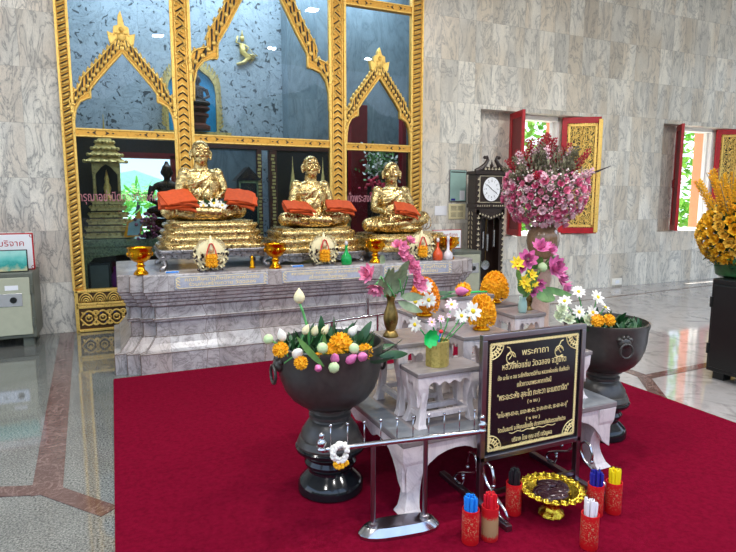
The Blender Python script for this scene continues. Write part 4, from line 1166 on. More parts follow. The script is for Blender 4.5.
# ------------------------------------------------------------------ urns
def urn(name, label, x, y, rz):
    t = thing(name, label, 'urn', (x, y, .008), rz, 'large dark stone urns')
    MB().lathe([(.165, 0), (.175, .008), (.176, .045), (.168, .062), (.16, .072), (.135, .095), (.118, .112), (.116, .125), (.137, .15), (.14, .165), (.128, .185), (.13, .20), (.165, .218), (.184, .235), (.186, .25), (.175, .258)], 56).build('base', M['urnblack'], t, smooth=True, auto=.5)
    MB().lathe([(.175, .255), (.178, .27), (.165, .30), (.158, .305), (.152, .335), (.128, .37), (.118, .385), (.105, .395), (.102, .405), (.112, .412), (.112, .425), (.098, .435), (.096, .448), (.108, .456), (.125, .46), (.125, .468), (.12, .472)], 56).build('stem', M['urn'], t, smooth=True, auto=.5)
    b = MB().lathe([(.12, .468), (.165, .49), (.207, .525), (.238, .57), (.260, .63), (.271, .69), (.275, .765), (.283, .79), (.283, .812), (.270, .815), (.262, .785), (.245, .64), (.2, .56), (.001, .54)], 64).build('bowl', M['urn'], t, smooth=True, auto=.6)
    for s in (-1, 1):
        h = MB(); h.ell((s*.275, 0, .72), (.028, .045, .038), 12, 8)
        for k in (-1, 1): h.ell((s*.275, k*.035, .74), (.018, .02, .016), 8, 6); h.ell((s*.283, k*.014, .755), (.014, .012, .016), 8, 6)
        h.build('lion_mount', M['urn'], t, smooth=True)
        r = MB(); r.tube([(s*.305, .042*sin(a/16*2*PI), .672+.046*cos(a/16*2*PI)) for a in range(17)], .008, 8)
        r.build('ring_handle', M['urn'], t, smooth=True)
    return t
urn('stone_urn', 'dark stone urn with flowers beside the candle rail', 1.0, 2.73, .02)
urn('stone_urn', 'dark stone urn with daisies behind the inscription board', 2.885, 2.67, -1.94).scale = (.93, .93, .95)
soil = MB(); 
for x, y, l in ((.98, 2.72, 'dark leaf bed filling the urn beside the candle rail'), (2.885, 2.67, 'dark leaf bed filling the urn behind the inscription board')):
    t = thing('leaf_bed', l, 'foliage', (x, y, .72 if x < 2 else .70)); t['kind'] = 'stuff'
    m = MB()
    for _ in range(270 if x < 2 else 150):
        a = rnd.uniform(0, 2*PI); r = .22*math.sqrt(rnd.random())
        m.petal((r*cos(a), r*sin(a), rnd.uniform(.0, .075 if x < 2 else .03)), (rnd.uniform(-1, 1), rnd.uniform(-1, 1), .45), (0, 0, 1), .09, .035, .3, 2)
    m.build('leaves', M['green'], t)

def leafproto(name, mat, L, Wd, cup, nl=6):
    o = MB().petal((0, 0, 0), (0, 0, 1), (0, -1, 0), L, Wd, cup, nl, .8).build(name, mat, None, smooth=True); tag(o, None, 'leaf'); return Proto(o)
lf = leafproto('pointed_leaf', M['green'], .17, .05, .25)
# pompom marigold
mg = Proto(thing('marigold', None, 'flower')); m = MB(); pompom(m, (0, 0, 0), .05, 130, .022, .017, (1, 1, .75)); m.build('petals', M['marigold'], mg.o); MB().tube([(0, 0, -.03), (0, 0, -.12)], .004, 6).build('stem', M['stem'], mg.o); mg.kids = [x for x in bpy.data.objects if x.parent == mg.o]
rl = Proto(thing('folded_lotus', None, 'lotus')); MB().lathe([(.001, -.03), (.018, -.026), (.030, -.012), (.034, .004), (.028, .018), (.016, .026), (.001, .029)], 18, wob=lambda a, j: 1+.05*sin(a*7+j)).build('petals', M['lotusgreen'], rl.o, smooth=True); MB().tube([(0, 0, -.02), (0, 0, -.14)], .006, 6).build('stem', M['stem'], rl.o); rl.kids = [x for x in bpy.data.objects if x.parent == rl.o]
def bud(name, mat, s=1, stem=.12):
    o = thing(name, None, 'lotus bud')
    MB().lathe([(.004*s, -.005*s), (.018*s, .002*s), (.027*s, .018*s), (.029*s, .034*s), (.022*s, .055*s), (.010*s, .074*s), (.001, .086*s)], 16, wob=lambda a, j: 1+.06*sin(a*5+j*.8)).build('petals', mat, o, smooth=True)
    MB().tube([(0, 0, 0), (0, 0, -stem)], .004, 6).build('stem', M['stem'], o); return Proto(o)
wb = bud('lotus_bud', M['petal_white']); pb = bud('lotus_bud', M['petal_mag']); cb = bud('lotus_bud', M['cream'])
up = (-.15, -.5, 1)
t = thing('lotus_bud', 'tall cream lotus bud on a curved stem above the left urn', 'lotus bud', (0, 0, 0))
MB().lathe([(.004, -.005), (.018, .002), (.027, .016), (.027, .030), (.020, .047), (.009, .062), (.001, .072)], 16, (.80, 2.6, 1.06)).build('petals', M['cream'], t, smooth=True)
MB().tube([(.80, 2.6, 1.06), (.818, 2.6, 1.013), (.842, 2.6, .921), (.86, 2.62, .76)], .006, 6).build('stem', M['stem'], t, smooth=True)
for (x, y, z), d, s, l in (((.705, 2.56, .885), (-.3, -.2, 1), .9, 'white lotus bud by the left lip of the near urn'), ((.748, 2.52, .815), (.3, -.9, .6), 1.0, 'white lotus bud tipped over the near urn above its small marigold'),
        ((.815, 2.58, .90), (.4, -.2, 1), .9, 'cream lotus bud just left of the tall stem'), ((.87, 2.6, .885), (.2, -.3, 1), .95, 'cream lotus bud just right of the tall stem'), ((.92, 2.6, .885), (.5, -.1, 1), .9, 'greenish cream lotus bud behind the folded lotus'), ((1.07, 2.62, .86), (.5, -.3, .8), .9, 'white lotus bud behind the pink bud')):
    put(wb if 'white' in l else cb, (x, y, z+.008), d, s*(.85 if 'white' in l else .68), l)
for loc, d, l, s in (((.862, 2.45, .865), (-.1, -.9, .35), 'round folded lotus in front of the tall stem', 1.0), ((.905, 2.415, .775), (0, -1, .1), 'round folded lotus hanging over the urn rim', 1.0), ((1.022, 2.45, .845), (.1, -.9, .3), 'round folded lotus beside the large marigold', 1.0), ((.62, 2.5, .92), (-.7, -.5, .5), 'round folded lotus sticking out at the urn handle', .9)):
    put(rl, loc, d, s*.78, 'pale green '+l)
for loc, d, s, l in (((.975, 2.5, .865), (0, -.6, .8), 1.15, 'large double marigold in the middle of the near urn'), ((.925, 2.5, .835), (-.4, -.6, .6), .8, 'marigold tucked left of the large one in the near urn'), ((.68, 2.52, .86), (-.4, -.6, .6), .78, 'marigold at the left lip of the near urn'),
        ((.763, 2.47, .80), (-.1, -.9, .3), .68, 'small marigold drooping over the near urn rim'), ((1.105, 2.5, .81), (.4, -.7, .5), .85, 'marigold behind the pink bud in the near urn'), ((.86, 2.5, .815), (0, -.6, .6), .4, 'tiny orange marigold beneath the folded lotus'),
        ((2.632, 2.5, .832), (-.2, -.7, .6), .85, 'marigold in the far urn nearer the board'), ((2.73, 2.5, .826), (.2, -.7, .6), .82, 'marigold in the far urn nearer its ring handle')):
    put(mg, loc, d, s*.8, 'orange '+l)
put(pb, (1.05, 2.44, .80), (.1, -1, .4), .8, 'bright pink lotus bud between folded lotus and marigold')
put(pb, (.93, 2.46, .79), (-.3, -.6, .8), .75, 'purple pink lotus bud below the large marigold'); put(pb, (.99, 2.46, .78), (.5, -.6, .6), .8, 'purple pink lotus bud right of the lowest folded lotus'); put(pb, (.835, 2.44, .775), (-.2, -.9, .2), .6, 'small pink bud at the near urn rim')
L1 = 'pointed dark green leaf in the near urn'
for x, y, z, dx, dz in ((.78, 2.63, .80, -.35, 1), (.86, 2.66, .81, -.1, 1), (.93, 2.68, .80, .1, 1), (1.05, 2.68, .78, .25, 1), (1.12, 2.66, .78, .35, .9), (1.16, 2.6, .77, .8, .45), (1.15, 2.52, .765, .9, .25), (1.2, 2.55, .76, .9, .1), (.76, 2.66, .79, -.6, .9), (1.1, 2.5, .75, .7, -.05), (.84, 2.62, .80, .3, 1), (1.0, 2.68, .80, -.2, 1), (.72, 2.62, .79, -.3, 1), (1.08, 2.72, .79, .1, 1), (.96, 2.62, .80, .3, .9), (.88, 2.74, .80, -.3, 1)):
    put(lf, (x, y, z), (dx, -.25, dz), rnd.uniform(.8, 1.05), L1, 'leaves in the near urn')
blade = leafproto('long_blade_leaf', M['green_l'], .26, .04, .15, 8)
put(blade, (.88, 2.48, .765), (-.75, 0, .8), .85, 'long folded blade leaf leaning left in the near urn', roll=.3); put(blade, (.90, 2.5, .765), (-.2, -.15, 1), .72, 'long upright blade leaf in the near urn', roll=.2)
# far urn
ros = flower('rosette', 'flower', None, M['rosette'], LOTUS, M['lotusgreen'], .01)
dy = flower('daisy', 'flower', None, M['petal_white'], DAISY, M['petal_yellow'], .013)
for x, z, d, s, l in ((2.55, 1.0, (-.3, -.6, .6), 1.0, 'white daisy topmost in the far urn'), (2.707, .955, (.1, -.8, .5), 1.15, 'large white daisy right of the topmost in the far urn'), (2.775, .885, (.4, -.5, .7), 1.0, 'white daisy above the marigolds in the far urn'), (2.56, .875, (-.1, -.9, .4), 1.05, 'yellow-eyed white daisy low above the board'), (2.445, .95, (-.6, -.4, .7), 1.0, 'white daisy nearest the pedestal'), (2.672, .862, (0, -.9, .4), 1.05, 'yellow-eyed white daisy in the middle of the far urn')):
    fo = put(dy, (x, 2.58, z), d, s*.85, l)
    s_ = MB().tube([(x, 2.585, z-.005), (lerp(x, 2.72, .4), 2.61, lerp(z, .76, .5)), (lerp(x, 2.8, .6), 2.65, .74)], .004, 5).build('flower_stem', M['stem'], None); attach(s_, fo)
for x, z, l in ((2.37, .865, 'pale green rosette lowest beside the pedestal'), (2.39, .905, 'pale green rosette above the lowest one'), (2.45, .84, 'small green rosette over the board corner'), (2.60, .825, 'white blossom behind the board corner')):
    put(ros, (x, 2.55, z), (-.2, -.8, .5), .62, l+' in the far urn')
for x, y, z, dx, dz in ((2.63, 2.62, .77, -.3, 1), (2.58, 2.6, .77, -.7, .8), (2.72, 2.62, .78, .2, 1), (2.8, 2.6, .76, .4, .8), (2.86, 2.6, .74, -.15, 1), (2.9, 2.6, .73, .1, 1), (2.93, 2.62, .73, .35, .8), (2.97, 2.62, .72, .6, .8), (2.88, 2.66, .74, .1, 1), (2.95, 2.66, .73, .4, 1), (2.68, 2.6, .76, .6, .5)):
    put(lf, (x, y, z), (dx, -.3, dz), rnd.uniform(.55, .75), 'short dark green leaf in the far urn', 'leaves in the far urn')

# ------------------------------------------------------------------ marble tables
TZ = .405
def secleg(x, y, secs, ox, oy):
    m = MB(); v = []; f = []
    for z, w, o in secs:
        cx, cy = x+ox*o, y+oy*o
        v += [(cx-w/2, cy-w/2, z), (cx+w/2, cy-w/2, z), (cx+w/2, cy+w/2, z), (cx-w/2, cy+w/2, z)]
    for j in range(len(secs)-1):
        for i in range(4): k = (i+1) % 4; f.append((j*4+i, j*4+k, j*4+4+k, j*4+4+i))
    f += [(0, 1, 2, 3), tuple(len(v)-4+i for i in range(4))]
    return m.add(v, f)
def cabriole(z0, z1, w, n=14):
    L = []
    for i in range(n+1):
        u = i/n; o = -.30*w*sin(PI*min(1, u/.8))**1.3; k = 1.05-.32*sin(PI*min(1, (u+.08)/.75))+.25*u*u
        if u < .06: k = 1.12; o = .05*w
        L.append((lerp(z0, z1, u), w*k, o))
    return L
def marble_table(label, x0, x1, y0, y1, z1, z0, lw, ap=.085, st=True, group='marble altar stools', top='table_top', rise=.025):
    cx, cy = (x0+x1)/2, (y0+y1)/2; w, d, h = (x1-x0)/2, (y1-y0)/2, z1-z0
    t = thing('marble_stool' if st else 'marble_table', label, 'table', (cx, cy, z0), 0, group)
    MB().box(-w, w, -d, d, h-rise, h).build('tabletop', M[top], t, bevel=.005)
    e = MB()
    for a, b, c, dd in ((-w+.012, w-.012, -d+.01, -d+.02), (-w+.012, w-.012, d-.02, d-.01)): e.box(a, b, c, dd, h-rise-.02, h-rise)
    for s in (-1, 1): e.box(s*(w-.015)-.005, s*(w-.015)+.005, -d+.012, d-.012, h-rise-.02, h-rise)
    zt = h-rise
    def ap_poly(W_):
        c = [(0, .62), (.06, .56), (.12, .46), (.2, .44), (.27, .50), (.33, .60), (.38, .64), (.42, .60), (.45, .50), (.50, .42), (.58, .40), (.66, .46), (.74, .60), (.81, .85), (.87, 1.2), (.92, 1.6), (1, 1.9)]
        R_ = [(W_*u, zt-ap*q) for u, q in c]
        return [(-W_, zt), (W_, zt)]+R_[::-1]+[(-x, z) for x, z in R_[1:]]
    for s in (-1, 1):
        MB().prism(ap_poly(w-.03), s*(d-.021)-.008, s*(d-.021)+.008).build('apron', M['table'], t, bevel=.003)
        MB().prism(ap_poly(d-.03), s*(w-.021)-.008, s*(w-.021)+.008, mat=Matrix.Rotation(PI/2, 4, 'Z')).build('apron', M['table'], t, bevel=.003)
    e.build('edge_moulding', M['table'], t)
    for sx in (-1, 1):
        for sy in (-1, 1):
            secleg(sx*(w-.009-lw*.58), sy*(d-.009-lw*.58), cabriole(0, zt, lw), sx, sy).build('leg', M['table'], t, bevel=.004)
    if st:
        s_ = MB(); z = h*.16+.012; q = .014
        for k in (-1, 1): s_.box(-w+.05, w-.05, k*(d-.045)-q, k*(d-.045)+q, z-q, z+q); s_.box(k*(w-.05)-q, k*(w-.05)+q, -d+.05, d-.05, z-q, z+q)
        s_.build('stretcher', M['table'], t, bevel=.003)
    return t
bt = marble_table('large low marble table carrying the smaller marble stools', 1.20, 2.585, 2.275, 3.49, TZ, .008, .098, ap=.125, st=False, group=None, rise=.03)
m = MB()
for a, b, c, d in ((-.69, .69, -.605, -.49), (-.69, .69, .49, .605), (-.69, -.575, -.49, .49), (.575, .69, -.49, .49)): m.box(a, b, c, d, .3969, .3985)
m.build('slab_border', M['slab_grey'], bt)
marble_table('marble stool in front, under the gold tin of paper daisies', 1.33, 1.715, 2.37, 2.572, .70, TZ, .05)
marble_table('marble stool nearest the left urn, under the brass vase', 1.325, 1.65, 2.58, 2.92, .80, TZ, .048)
marble_table('narrow marble stool under the marigold cone with daisies', 1.655, 1.88, 2.875, 3.25, .85, TZ, .042)
marble_table('middle marble stool carrying the front marigold cone', 1.73, 2.06, 2.58, 2.86, .80, TZ, .048)
marble_table('tallest marble stool with a pink lotus lying on top', 1.89, 2.24, 2.99, 3.16, .945, TZ, .042, .13)
marble_table('marble stool carrying two small flower vases behind the board', 2.31, 2.565, 2.865, 3.12, .82, TZ, .034)
marble_table('rear marble stool under the egg-shaped marigold cone beside the tall stool', 2.26, 2.57, 3.15, 3.37, .83, TZ, .034)
marble_table('marble stool hidden behind the inscription board, only its end showing', 2.12, 2.485, 2.38, 2.58, .69, TZ, .05)

# marigold cones
def cone(label, x, y, z, r, h, base=True, mat='marigold'):
    t = thing('marigold_cone', label, 'flower arrangement', (x, y, z), 0, 'egg-shaped marigold cones')
    m = MB(); b = .035
    prof = lambda u: r*(sin(PI*(.5+.5*u))**.62)*(1-.12*u)*(1.0 if u > .12 else .85+.15*u/.12)
    n = 760
    for i in range(n):
        u = (i+.5)/n; a = i*2.39996; rr = r*math.sqrt(max(0, 1-((u-.36)/(.64 if u > .36 else .56))**2))
        zz = b+h*u; d = Vector((cos(a), sin(a), (u-.36)*1.6)).normalized()
        tn = d.orthogonal(); tn.rotate(Quaternion(d, rnd.uniform(0, 6)))
        rr *= rnd.uniform(.95, 1.02)*(1.06-.2*u); a += rnd.uniform(-.1, .1)
        m.petal((rr*cos(a), rr*sin(a), zz+rnd.uniform(-.004, .004)), d*.7+tn*.8, d, .014, .014, .5, 2)
    m.ell((0, 0, b+h*.42), (r*.95, r*.95, h*.5), 16, 10)
    m.build('marigold_heads', M[mat], t)
    MB().lathe([(.05, 0), (.052, .008), (.035, .02), (.03, .03), (.045, .045)], 20).build('gold_foot', M['phan'], t, smooth=True)
cone('marigold cone in front, on the middle marble stool by the board', 1.935, 2.70, .80, .072, .165)
cone('marigold cone at the back right, between tall stool and lotus vase', 2.41, 3.22, .84, .088, .175)
cone('marigold cone at the back left, decorated with white daisies', 1.715, 2.985, .85, .082, .19, mat='marigold_deep')
for x, z, l in CONE_D:
    put(dy, (x, 2.86, z), (-.3, -.9, .2), .95, l)

# brass vase with lotus and orchids
def brassvase(label, x, y, z, s):
    t = thing('brass_vase', label, 'vase', (x, y, z), 0); t.scale = (s, s, s)
    MB().lathe([(.042, 0), (.044, .008), (.034, .022), (.03, .032), (.024, .036), (.028, .045), (.038, .075), (.042, .105), (.036, .14), (.024, .175), (.02, .195), (.024, .215), (.034, .232), (.03, .232), (.018, .2)], 32).build('body', M['brass'], t, smooth=True, auto=.9)
brassvase('tall aged brass vase with artificial lotus on the left stool', 1.375, 2.765, .80, 1.0)
t = thing('lotus_leaves', 'curled green artificial leaves in the brass vase by the urn', 'leaves', (0, 0, 0))
m = MB()
for k in range(9):
    a = k*.75; m.tube([(1.375, 2.765, 1.02), (1.375+.06*cos(a), 2.765+.05*sin(a), 1.10+.01*k), (1.375+.1*cos(a+.4), 2.765+.07*sin(a+.4), 1.05+.012*k), (1.375+.07*cos(a+.9), 2.765+.06*sin(a+.9), 1.03)], .004, 5)
m.build('curled_stems', M['stem'], t, smooth=True)
m = MB()
for p, d, L in (((1.36, 2.74, 1.03), (-.35, -.1, 1), .2), ((1.38, 2.74, 1.04), (-.05, -.2, 1), .19), ((1.40, 2.73, 1.0), (.6, -.2, -.35), .15), ((1.35, 2.75, 1.04), (-.7, -.1, .7), .15), ((1.40, 2.75, 1.05), (.3, 0, 1), .15), ((1.41, 2.72, 1.03), (.75, -.3, -.05), .13), ((1.34, 2.72, 1.08), (-.2, -.3, 1), .16), ((1.40, 2.72, 1.12), (.2, -.2, 1), .14), ((1.36, 2.72, 1.12), (.5, -.3, .6), .1), ((1.33, 2.75, 1.22), (-.6, -.2, .3), .08)):
    m.petal(p, d, (0, -1, .2), L*.95, .05, .35, 6, .8)
m.build('broad_leaves', M['sage'], t, smooth=True)
lm = flower('lotus', 'flower', None, M['petal_mag'], LOTUS, M['lotusgreen'], .014, .02)
lp = flower('lotus', 'flower', None, M['petal_pink'], LOTUS, M['lotusgreen'], .012, .015)
orc = flower('orchid', 'flower', 'orchids spilling from the brass vase by the urn', M['petal_pink'], [(5, .04, .03, .3, .25), (4, .03, .026, .8, .2)], M['petal_mag'], .008)
put(lp, (1.235, 2.74, 1.16), (-.8, -.4, .3), .85, 'pink lotus hanging out to the left of the tall brass vase')
put(lp, (1.27, 2.73, 1.09), (-.5, -.6, -.7), .8, 'pink lotus drooping lowest left of the tall brass vase')
put(lp, (1.405, 2.74, 1.30), (-.5, -.3, 1), .6, 'small pink lotus topmost above the tall brass vase')
put(lp, (1.475, 2.74, 1.32), (.5, -.3, .9), .6, 'small pink lotus at the top right above the tall brass vase')
for k in range(20):
    u = k/19; x = lerp(1.42, 1.55, u)+rnd.uniform(-.02, .02); z = lerp(1.29, 1.06, u)+rnd.uniform(-.015, .015)
    put(orc, (x, 2.73+rnd.uniform(-.02, .01), z), (.2+rnd.uniform(-.5, .5), -.9, rnd.uniform(-.2, .5)), .85, 'pink orchid bloom in the cascade beside the tall brass vase')

# gold tin with paper daisies
t = thing('gold_tin', 'glittery gold tin pot on the front marble stool', 'pot', (1.50, 2.475, .70), .2)
MB().lathe([(.062, 0), (.062, .135), (.058, .135), (.056, .01), (.001, .01)], 9).build('body', M['tin'], t, bevel=.004)
stems = []
pk = flower('daisy', 'flower', None, M['petal_lpink'], DAISY, M['petal_yellow'], .012)
for (x, z), d, s, l, p in (((1.35, .935), (-.9, -.4, .1), 1.1, 'white paper daisy turned edge-on at the left over the tin', dy), ((1.69, .975), (.0, -.95, .3), 1.45, 'largest white paper daisy with big yellow eye, beside the front cone', dy), ((1.62, .956), (-.1, -.9, .4), 1.1, 'small white paper daisy beside the largest one', dy),
        ((1.56, 1.02), (-.3, -.7, .6), 1.1, 'pink paper daisy topmost above the tin', pk), ((1.50, .95), (.2, -.8, .4), .75, 'small pink paper daisy in the middle over the tin', pk), ((1.445, .938), (-.2, -.9, .3), .8, 'small pink paper daisy above the green bow', pk), ((1.545, .965), (.1, -.9, .3), .5, 'tiny paper daisy on the upright stem over the tin', pk)):
    fo = put(p, (x, 2.44, z), d, s*(.72 if p is dy else .62), l)
    b_ = MB().tube([(x, 2.445, z-.004), (lerp(x, 1.5, .25)+.01, 2.455, lerp(z, .83, .4)), (lerp(x, 1.5, .85), 2.475, .80)], .0035, 5).build('flower_stem', M['stem'] if x > 1.45 else M['bottle_green'], None, smooth=True)
    attach(b_, fo)
t = thing('green_bow', 'bright green plastic bow over the gold tin', 'bow', (1.415, 2.42, .865), .1)
m = MB()
for k in range(7): a = k*.9; m.petal((0, 0, 0), (cos(a), -.25, sin(a)), (0, -1, 0), .055, .05, .25, 3)
m.build('loops', M['bright_green'], t, smooth=True)
t = thing('red_rosebud', 'tiny red bud on a teal stick in the gold tin', 'bud', (1.50, 2.44, .885)); MB().ell((0, 0, 0), (.012, .012, .01)).build('petals', M['ribbon'], t, smooth=True); MB().tube([(0, 0, 0), (-.008, .02, -.09)], .004, 5).build('stem', M['candle_blue'], t)
# lotus and marigold on the tallest stool
t = thing('marigold', 'orange marigold lying beside the pink lotus bud on the tallest stool', 'flower', (2.03, 3.04, .98)); m = MB(); pompom(m, (0, 0, 0), .042, 110, .018, .015); m.build('petals', M['marigold'], t)
put(pb, (1.965, 3.02, .975), (.5, -.8, .15), 1.0, 'pink lotus bud lying on the tallest marble stool')
put(lf, (1.97, 3.02, .955), (-1, .05, .06), .8, 'green leaf lying left of the lotus bud on the tallest stool'); put(lf, (1.95, 3.05, .96), (-1, .3, .12), .65, 'second green leaf lying behind the lotus bud on the tallest stool')
t = thing('cut_stalk', 'green stem lying across the tallest stool toward the safe', 'stem', (0, 0, 0)); MB().tube([(2.04, 3.03, .955), (2.12, 3.05, .958), (2.23, 3.06, .952)], .006, 6).build('stalk', M['bright_green'], t, smooth=True)
t = thing('dark_stone', 'small dark lump beside the stool behind the board', 'stone', (2.09, 2.70, TZ)) if False else None

# vases on the stool behind the board
t = thing('glass_vase', 'small pale blue glass vase with yellow flowers', 'vase', (2.42, 2.93, .82))
MB().lathe([(.022, 0), (.026, .01), (.03, .04), (.026, .07), (.02, .09), (.024, .105), (.018, .105)], 20).build('body', M['pistachio'], t, smooth=True)
brassvase('short brass vase with magenta lotus behind the board', 2.515, 2.99, .82, .72)
ye = flower('yellow_flower', 'flower', None, M['petal_yellow'], [(7, .042, .02, .15, .1), (6, .032, .018, .5, .1)], M['petal_gold'], .01)
for x, z, s, l in ((2.307, 1.155, 1.1, 'highest left'), (2.365, 1.035, 1.1, 'lowest centre'), (2.425, 1.075, .9, 'at the lotus side'), (2.45, 1.02, .7, 'small one at the lotus side'), (2.40, .985, .6, 'small one just over the vase lip')):
    put(ye, (x, 2.86, z), (-.3, -.8, .4), s, 'yellow artificial flower '+l+' in the small glass vase')
t = thing('leaf_sprig', 'green leaves of the small glass vase posy', 'leaves', (0, 0, 0)); m = MB()
for p, d, L in (((2.40, 2.88, .93), (-.6, 0, 1), .2), ((2.41, 2.88, .95), (-.2, -.1, 1), .16), ((2.41, 2.88, .93), (.3, -.1, 1), .15), ((2.39, 2.88, .95), (-.9, -.1, .8), .12), ((2.36, 2.88, 1.05), (-.6, -.2, .5), .12)): m.petal(p, d, (0, -1, 0), L, .045, .2, 5, .8)
for k in range(5): m.tube([(2.42, 2.92, .9), (2.37+.025*k, 2.88, 1.03)], .003, 4)
m.build('leaves', M['green_l'], t, smooth=True)
for x, z, d, s, l in ((2.55, 1.235, (-.3, -.6, .8), 1.0, 'topmost in the short brass vase'), (2.62, 1.22, (.4, -.7, .5), .85, 'upper right in the short brass vase'), (2.445, 1.165, (-.5, -.8, .3), 1.05, 'left beside the yellow flowers'), (2.405, 1.12, (-.8, -.5, .2), .7, 'half hidden behind the yellow flowers'), (2.665, 1.10, (0, -.95, .3), 1.25, 'largest with green centre, facing front'), (2.715, 1.03, (.5, -.8, 0), .95, 'lower right below the largest'), (2.765, .975, (.7, -.6, -.4), .8, 'lowest right, drooping'), (2.54, 1.0, (-.3, -.9, -.1), .75, 'low centre over the brass vase'), (2.495, .96, (-.5, -.8, -.2), .6, 'lowest left near the glass vase')):
    put(lm, (x, 2.93, z), d, s, 'magenta artificial lotus '+l)
t = thing('lotus_leaves', 'broad green artificial leaves among the magenta lotus', 'leaves', (0, 0, 0)); m = MB()
for p, d, L, w_ in (((2.53, 2.97, 1.1), (.1, -.2, .5), .1, .09), ((2.62, 2.97, 1.11), (.9, -.1, .3), .13, .09), ((2.56, 2.96, .98), (.4, -.3, -.9), .12, .11), ((2.6, 2.95, .97), (.9, -.2, -.3), .2, .05), ((2.5, 2.97, 1.05), (-.4, -.2, .6), .1, .08), ((2.55, 2.96, .94), (.6, -.3, -.3), .13, .09)): m.petal(p, d, (0, -1, .2), L, w_, .2, 6, .7)
for k in range(6): m.tube([(2.515, 2.99, .97), (2.5+.03*k, 2.96, 1.05+.02*k)], .0035, 4)
m.build('leaves', M['green_l'], t, smooth=True)
put(rl, (2.545, 2.90, 1.115), (-.1, -1, .2), .95, 'round green lotus pod among the magenta lotus')
# flowers in the tallest monk's lap
for x, z, s, l, p in ((.80, 1.50, .7, 'white blossom in the lap of the tallest monk', dy), (.90, 1.52, .8, 'white blossom on the belly of the tallest monk', dy), (.98, 1.50, .75, 'white blossom toward the right hand side of the lap posy', dy), (.95, 1.46, .7, 'red blossom in the lap of the tallest monk', None)):
    if p is None:
        p = flower('rose', 'flower', None, M['petal_red'], [(6, .035, .035, .3, .4), (4, .025, .025, .9, .3)])
    put(p, (x, 5.66, z), (0, -1, .4), s*1.3, l)
t = thing('leaf_sprig', 'green leaves in the lap of the tallest monk', 'leaves'); m = MB()
for x, dx in ((.82, -1), (.86, -.5), (.90, -.8), (.88, .2), (.96, .6)): m.petal((x, 5.68, 1.47), (dx, -.2, .9), (0, -1, 0), .12, .04, .2, 4)
m.build('leaves', M['green'], t)
# ------------------------------------------------------------------ candle rails
def rail(label, x, y, rz, L=.74):
    t = thing('candle_rail', label, 'candle rail', (x, y, .008), rz, 'steel candle rails')
    h = L/2; bz = .442
    n = 24; rr = [(.198*math.copysign(abs(cos(2*PI*i/n))**.6, cos(2*PI*i/n)), .07*math.copysign(abs(sin(2*PI*i/n))**.9, sin(2*PI*i/n))) for i in range(n)]
    m = MB(); v = []; f = []
    for s, z in ((1, 0), (1.0, .016), (.86, .046), (.82, .049)):
        v += [(a*s-.025, b*(s if s > .9 else s*.85), z) for a, b in rr]
    for j in range(3):
        for i in range(n): q = (i+1) % n; f.append((j*n+i, j*n+q, (j+1)*n+q, (j+1)*n+i))
    f += [tuple(range(n))[::-1], tuple(3*n+i for i in range(n))]
    m.add(v, f); m.build('base', M['steel'], t, smooth=True, auto=.5)
    for s in (-1, 1):
        MB().tube([(s*.128-.025, 0, .048), (s*.128-.025, 0, .435)], .0115, 12).lathe([(.024, .048), (.022, .058), (.012, .064)], 16, (s*.128-.025, 0, 0)).build('post', M['frame_steel'], t, smooth=True, auto=.6)
    MB().tube([(-h, 0, bz), (h, 0, bz)], .013, 12).build('bar', M['steel'], t, smooth=True, auto=.8)
    for i in range(10):
        x_ = -h+.04+(L-.08)*i/9
        MB().tube([(x_, 0, .45), (x_, 0, .545)], .0028, 6).ell((x_, 0, .55), .0075, 10, 8).build('candle_pin', M['steel'], t, smooth=True)
    for s in (-1, 1):
        MB().lathe([(.012, 0), (.022, .006), (.022, .014), (.012, .02), (.02, .03), (.024, .042), (.016, .052), (.008, .06), (.014, .068), (.012, .08), (.001, .088)], 14, (s*h, 0, .437)).build('finial', M['steel'], t, smooth=True)
rail('steel candle rail in front of the large marble table', 1.178, 2.215, math.radians(-8.5), .78)
t = thing('steel_handrail', 'plain steel handrail behind the stools, before the altar', 'rail', (2.135, 4.935, .008), math.radians(13), None)
MB().tube([(-.43, 0, .425), (.43, 0, .425)], .013, 12).build('bar', M['steel'], t, smooth=True, auto=.8)
for x_ in (-.34, .2): MB().tube([(x_, 0, .012), (x_, 0, .42)], .012, 12).lathe([(.05, 0), (.05, .01), (.012, .016)], 20, (x_, 0, 0)).build('post', M['steel'], t, smooth=True, auto=.8)
MB().tube([(.08, 0, .43), (.08, 0, .60)], .014, 10).build('end_post', M['steel'], t, smooth=True, auto=.8)
t = thing('jasmine_garland', 'white jasmine garland with an orange marigold on the rail end', 'garland', (.865, 2.24, .452), -.15)
m = MB()
for k in range(14):
    a = k/14*2*PI; [m.ell((.033*cos(a)+rnd.uniform(-.007, .007), rnd.uniform(-.012, .012), -.012+.036*sin(a)+rnd.uniform(-.007, .007)), .009, 7, 5) for _ in range(9)]
m.build('jasmine_ring', M['petal_white'], t)
m = MB()
for x in (-.016, .004, .022):
    for _ in range(14): m.ell((x+rnd.uniform(-.012, .012), rnd.uniform(-.014, .008), -.068+rnd.uniform(-.014, .014)), .008, 7, 5)
m.build('marigold_tassel', M['marigold'], t)

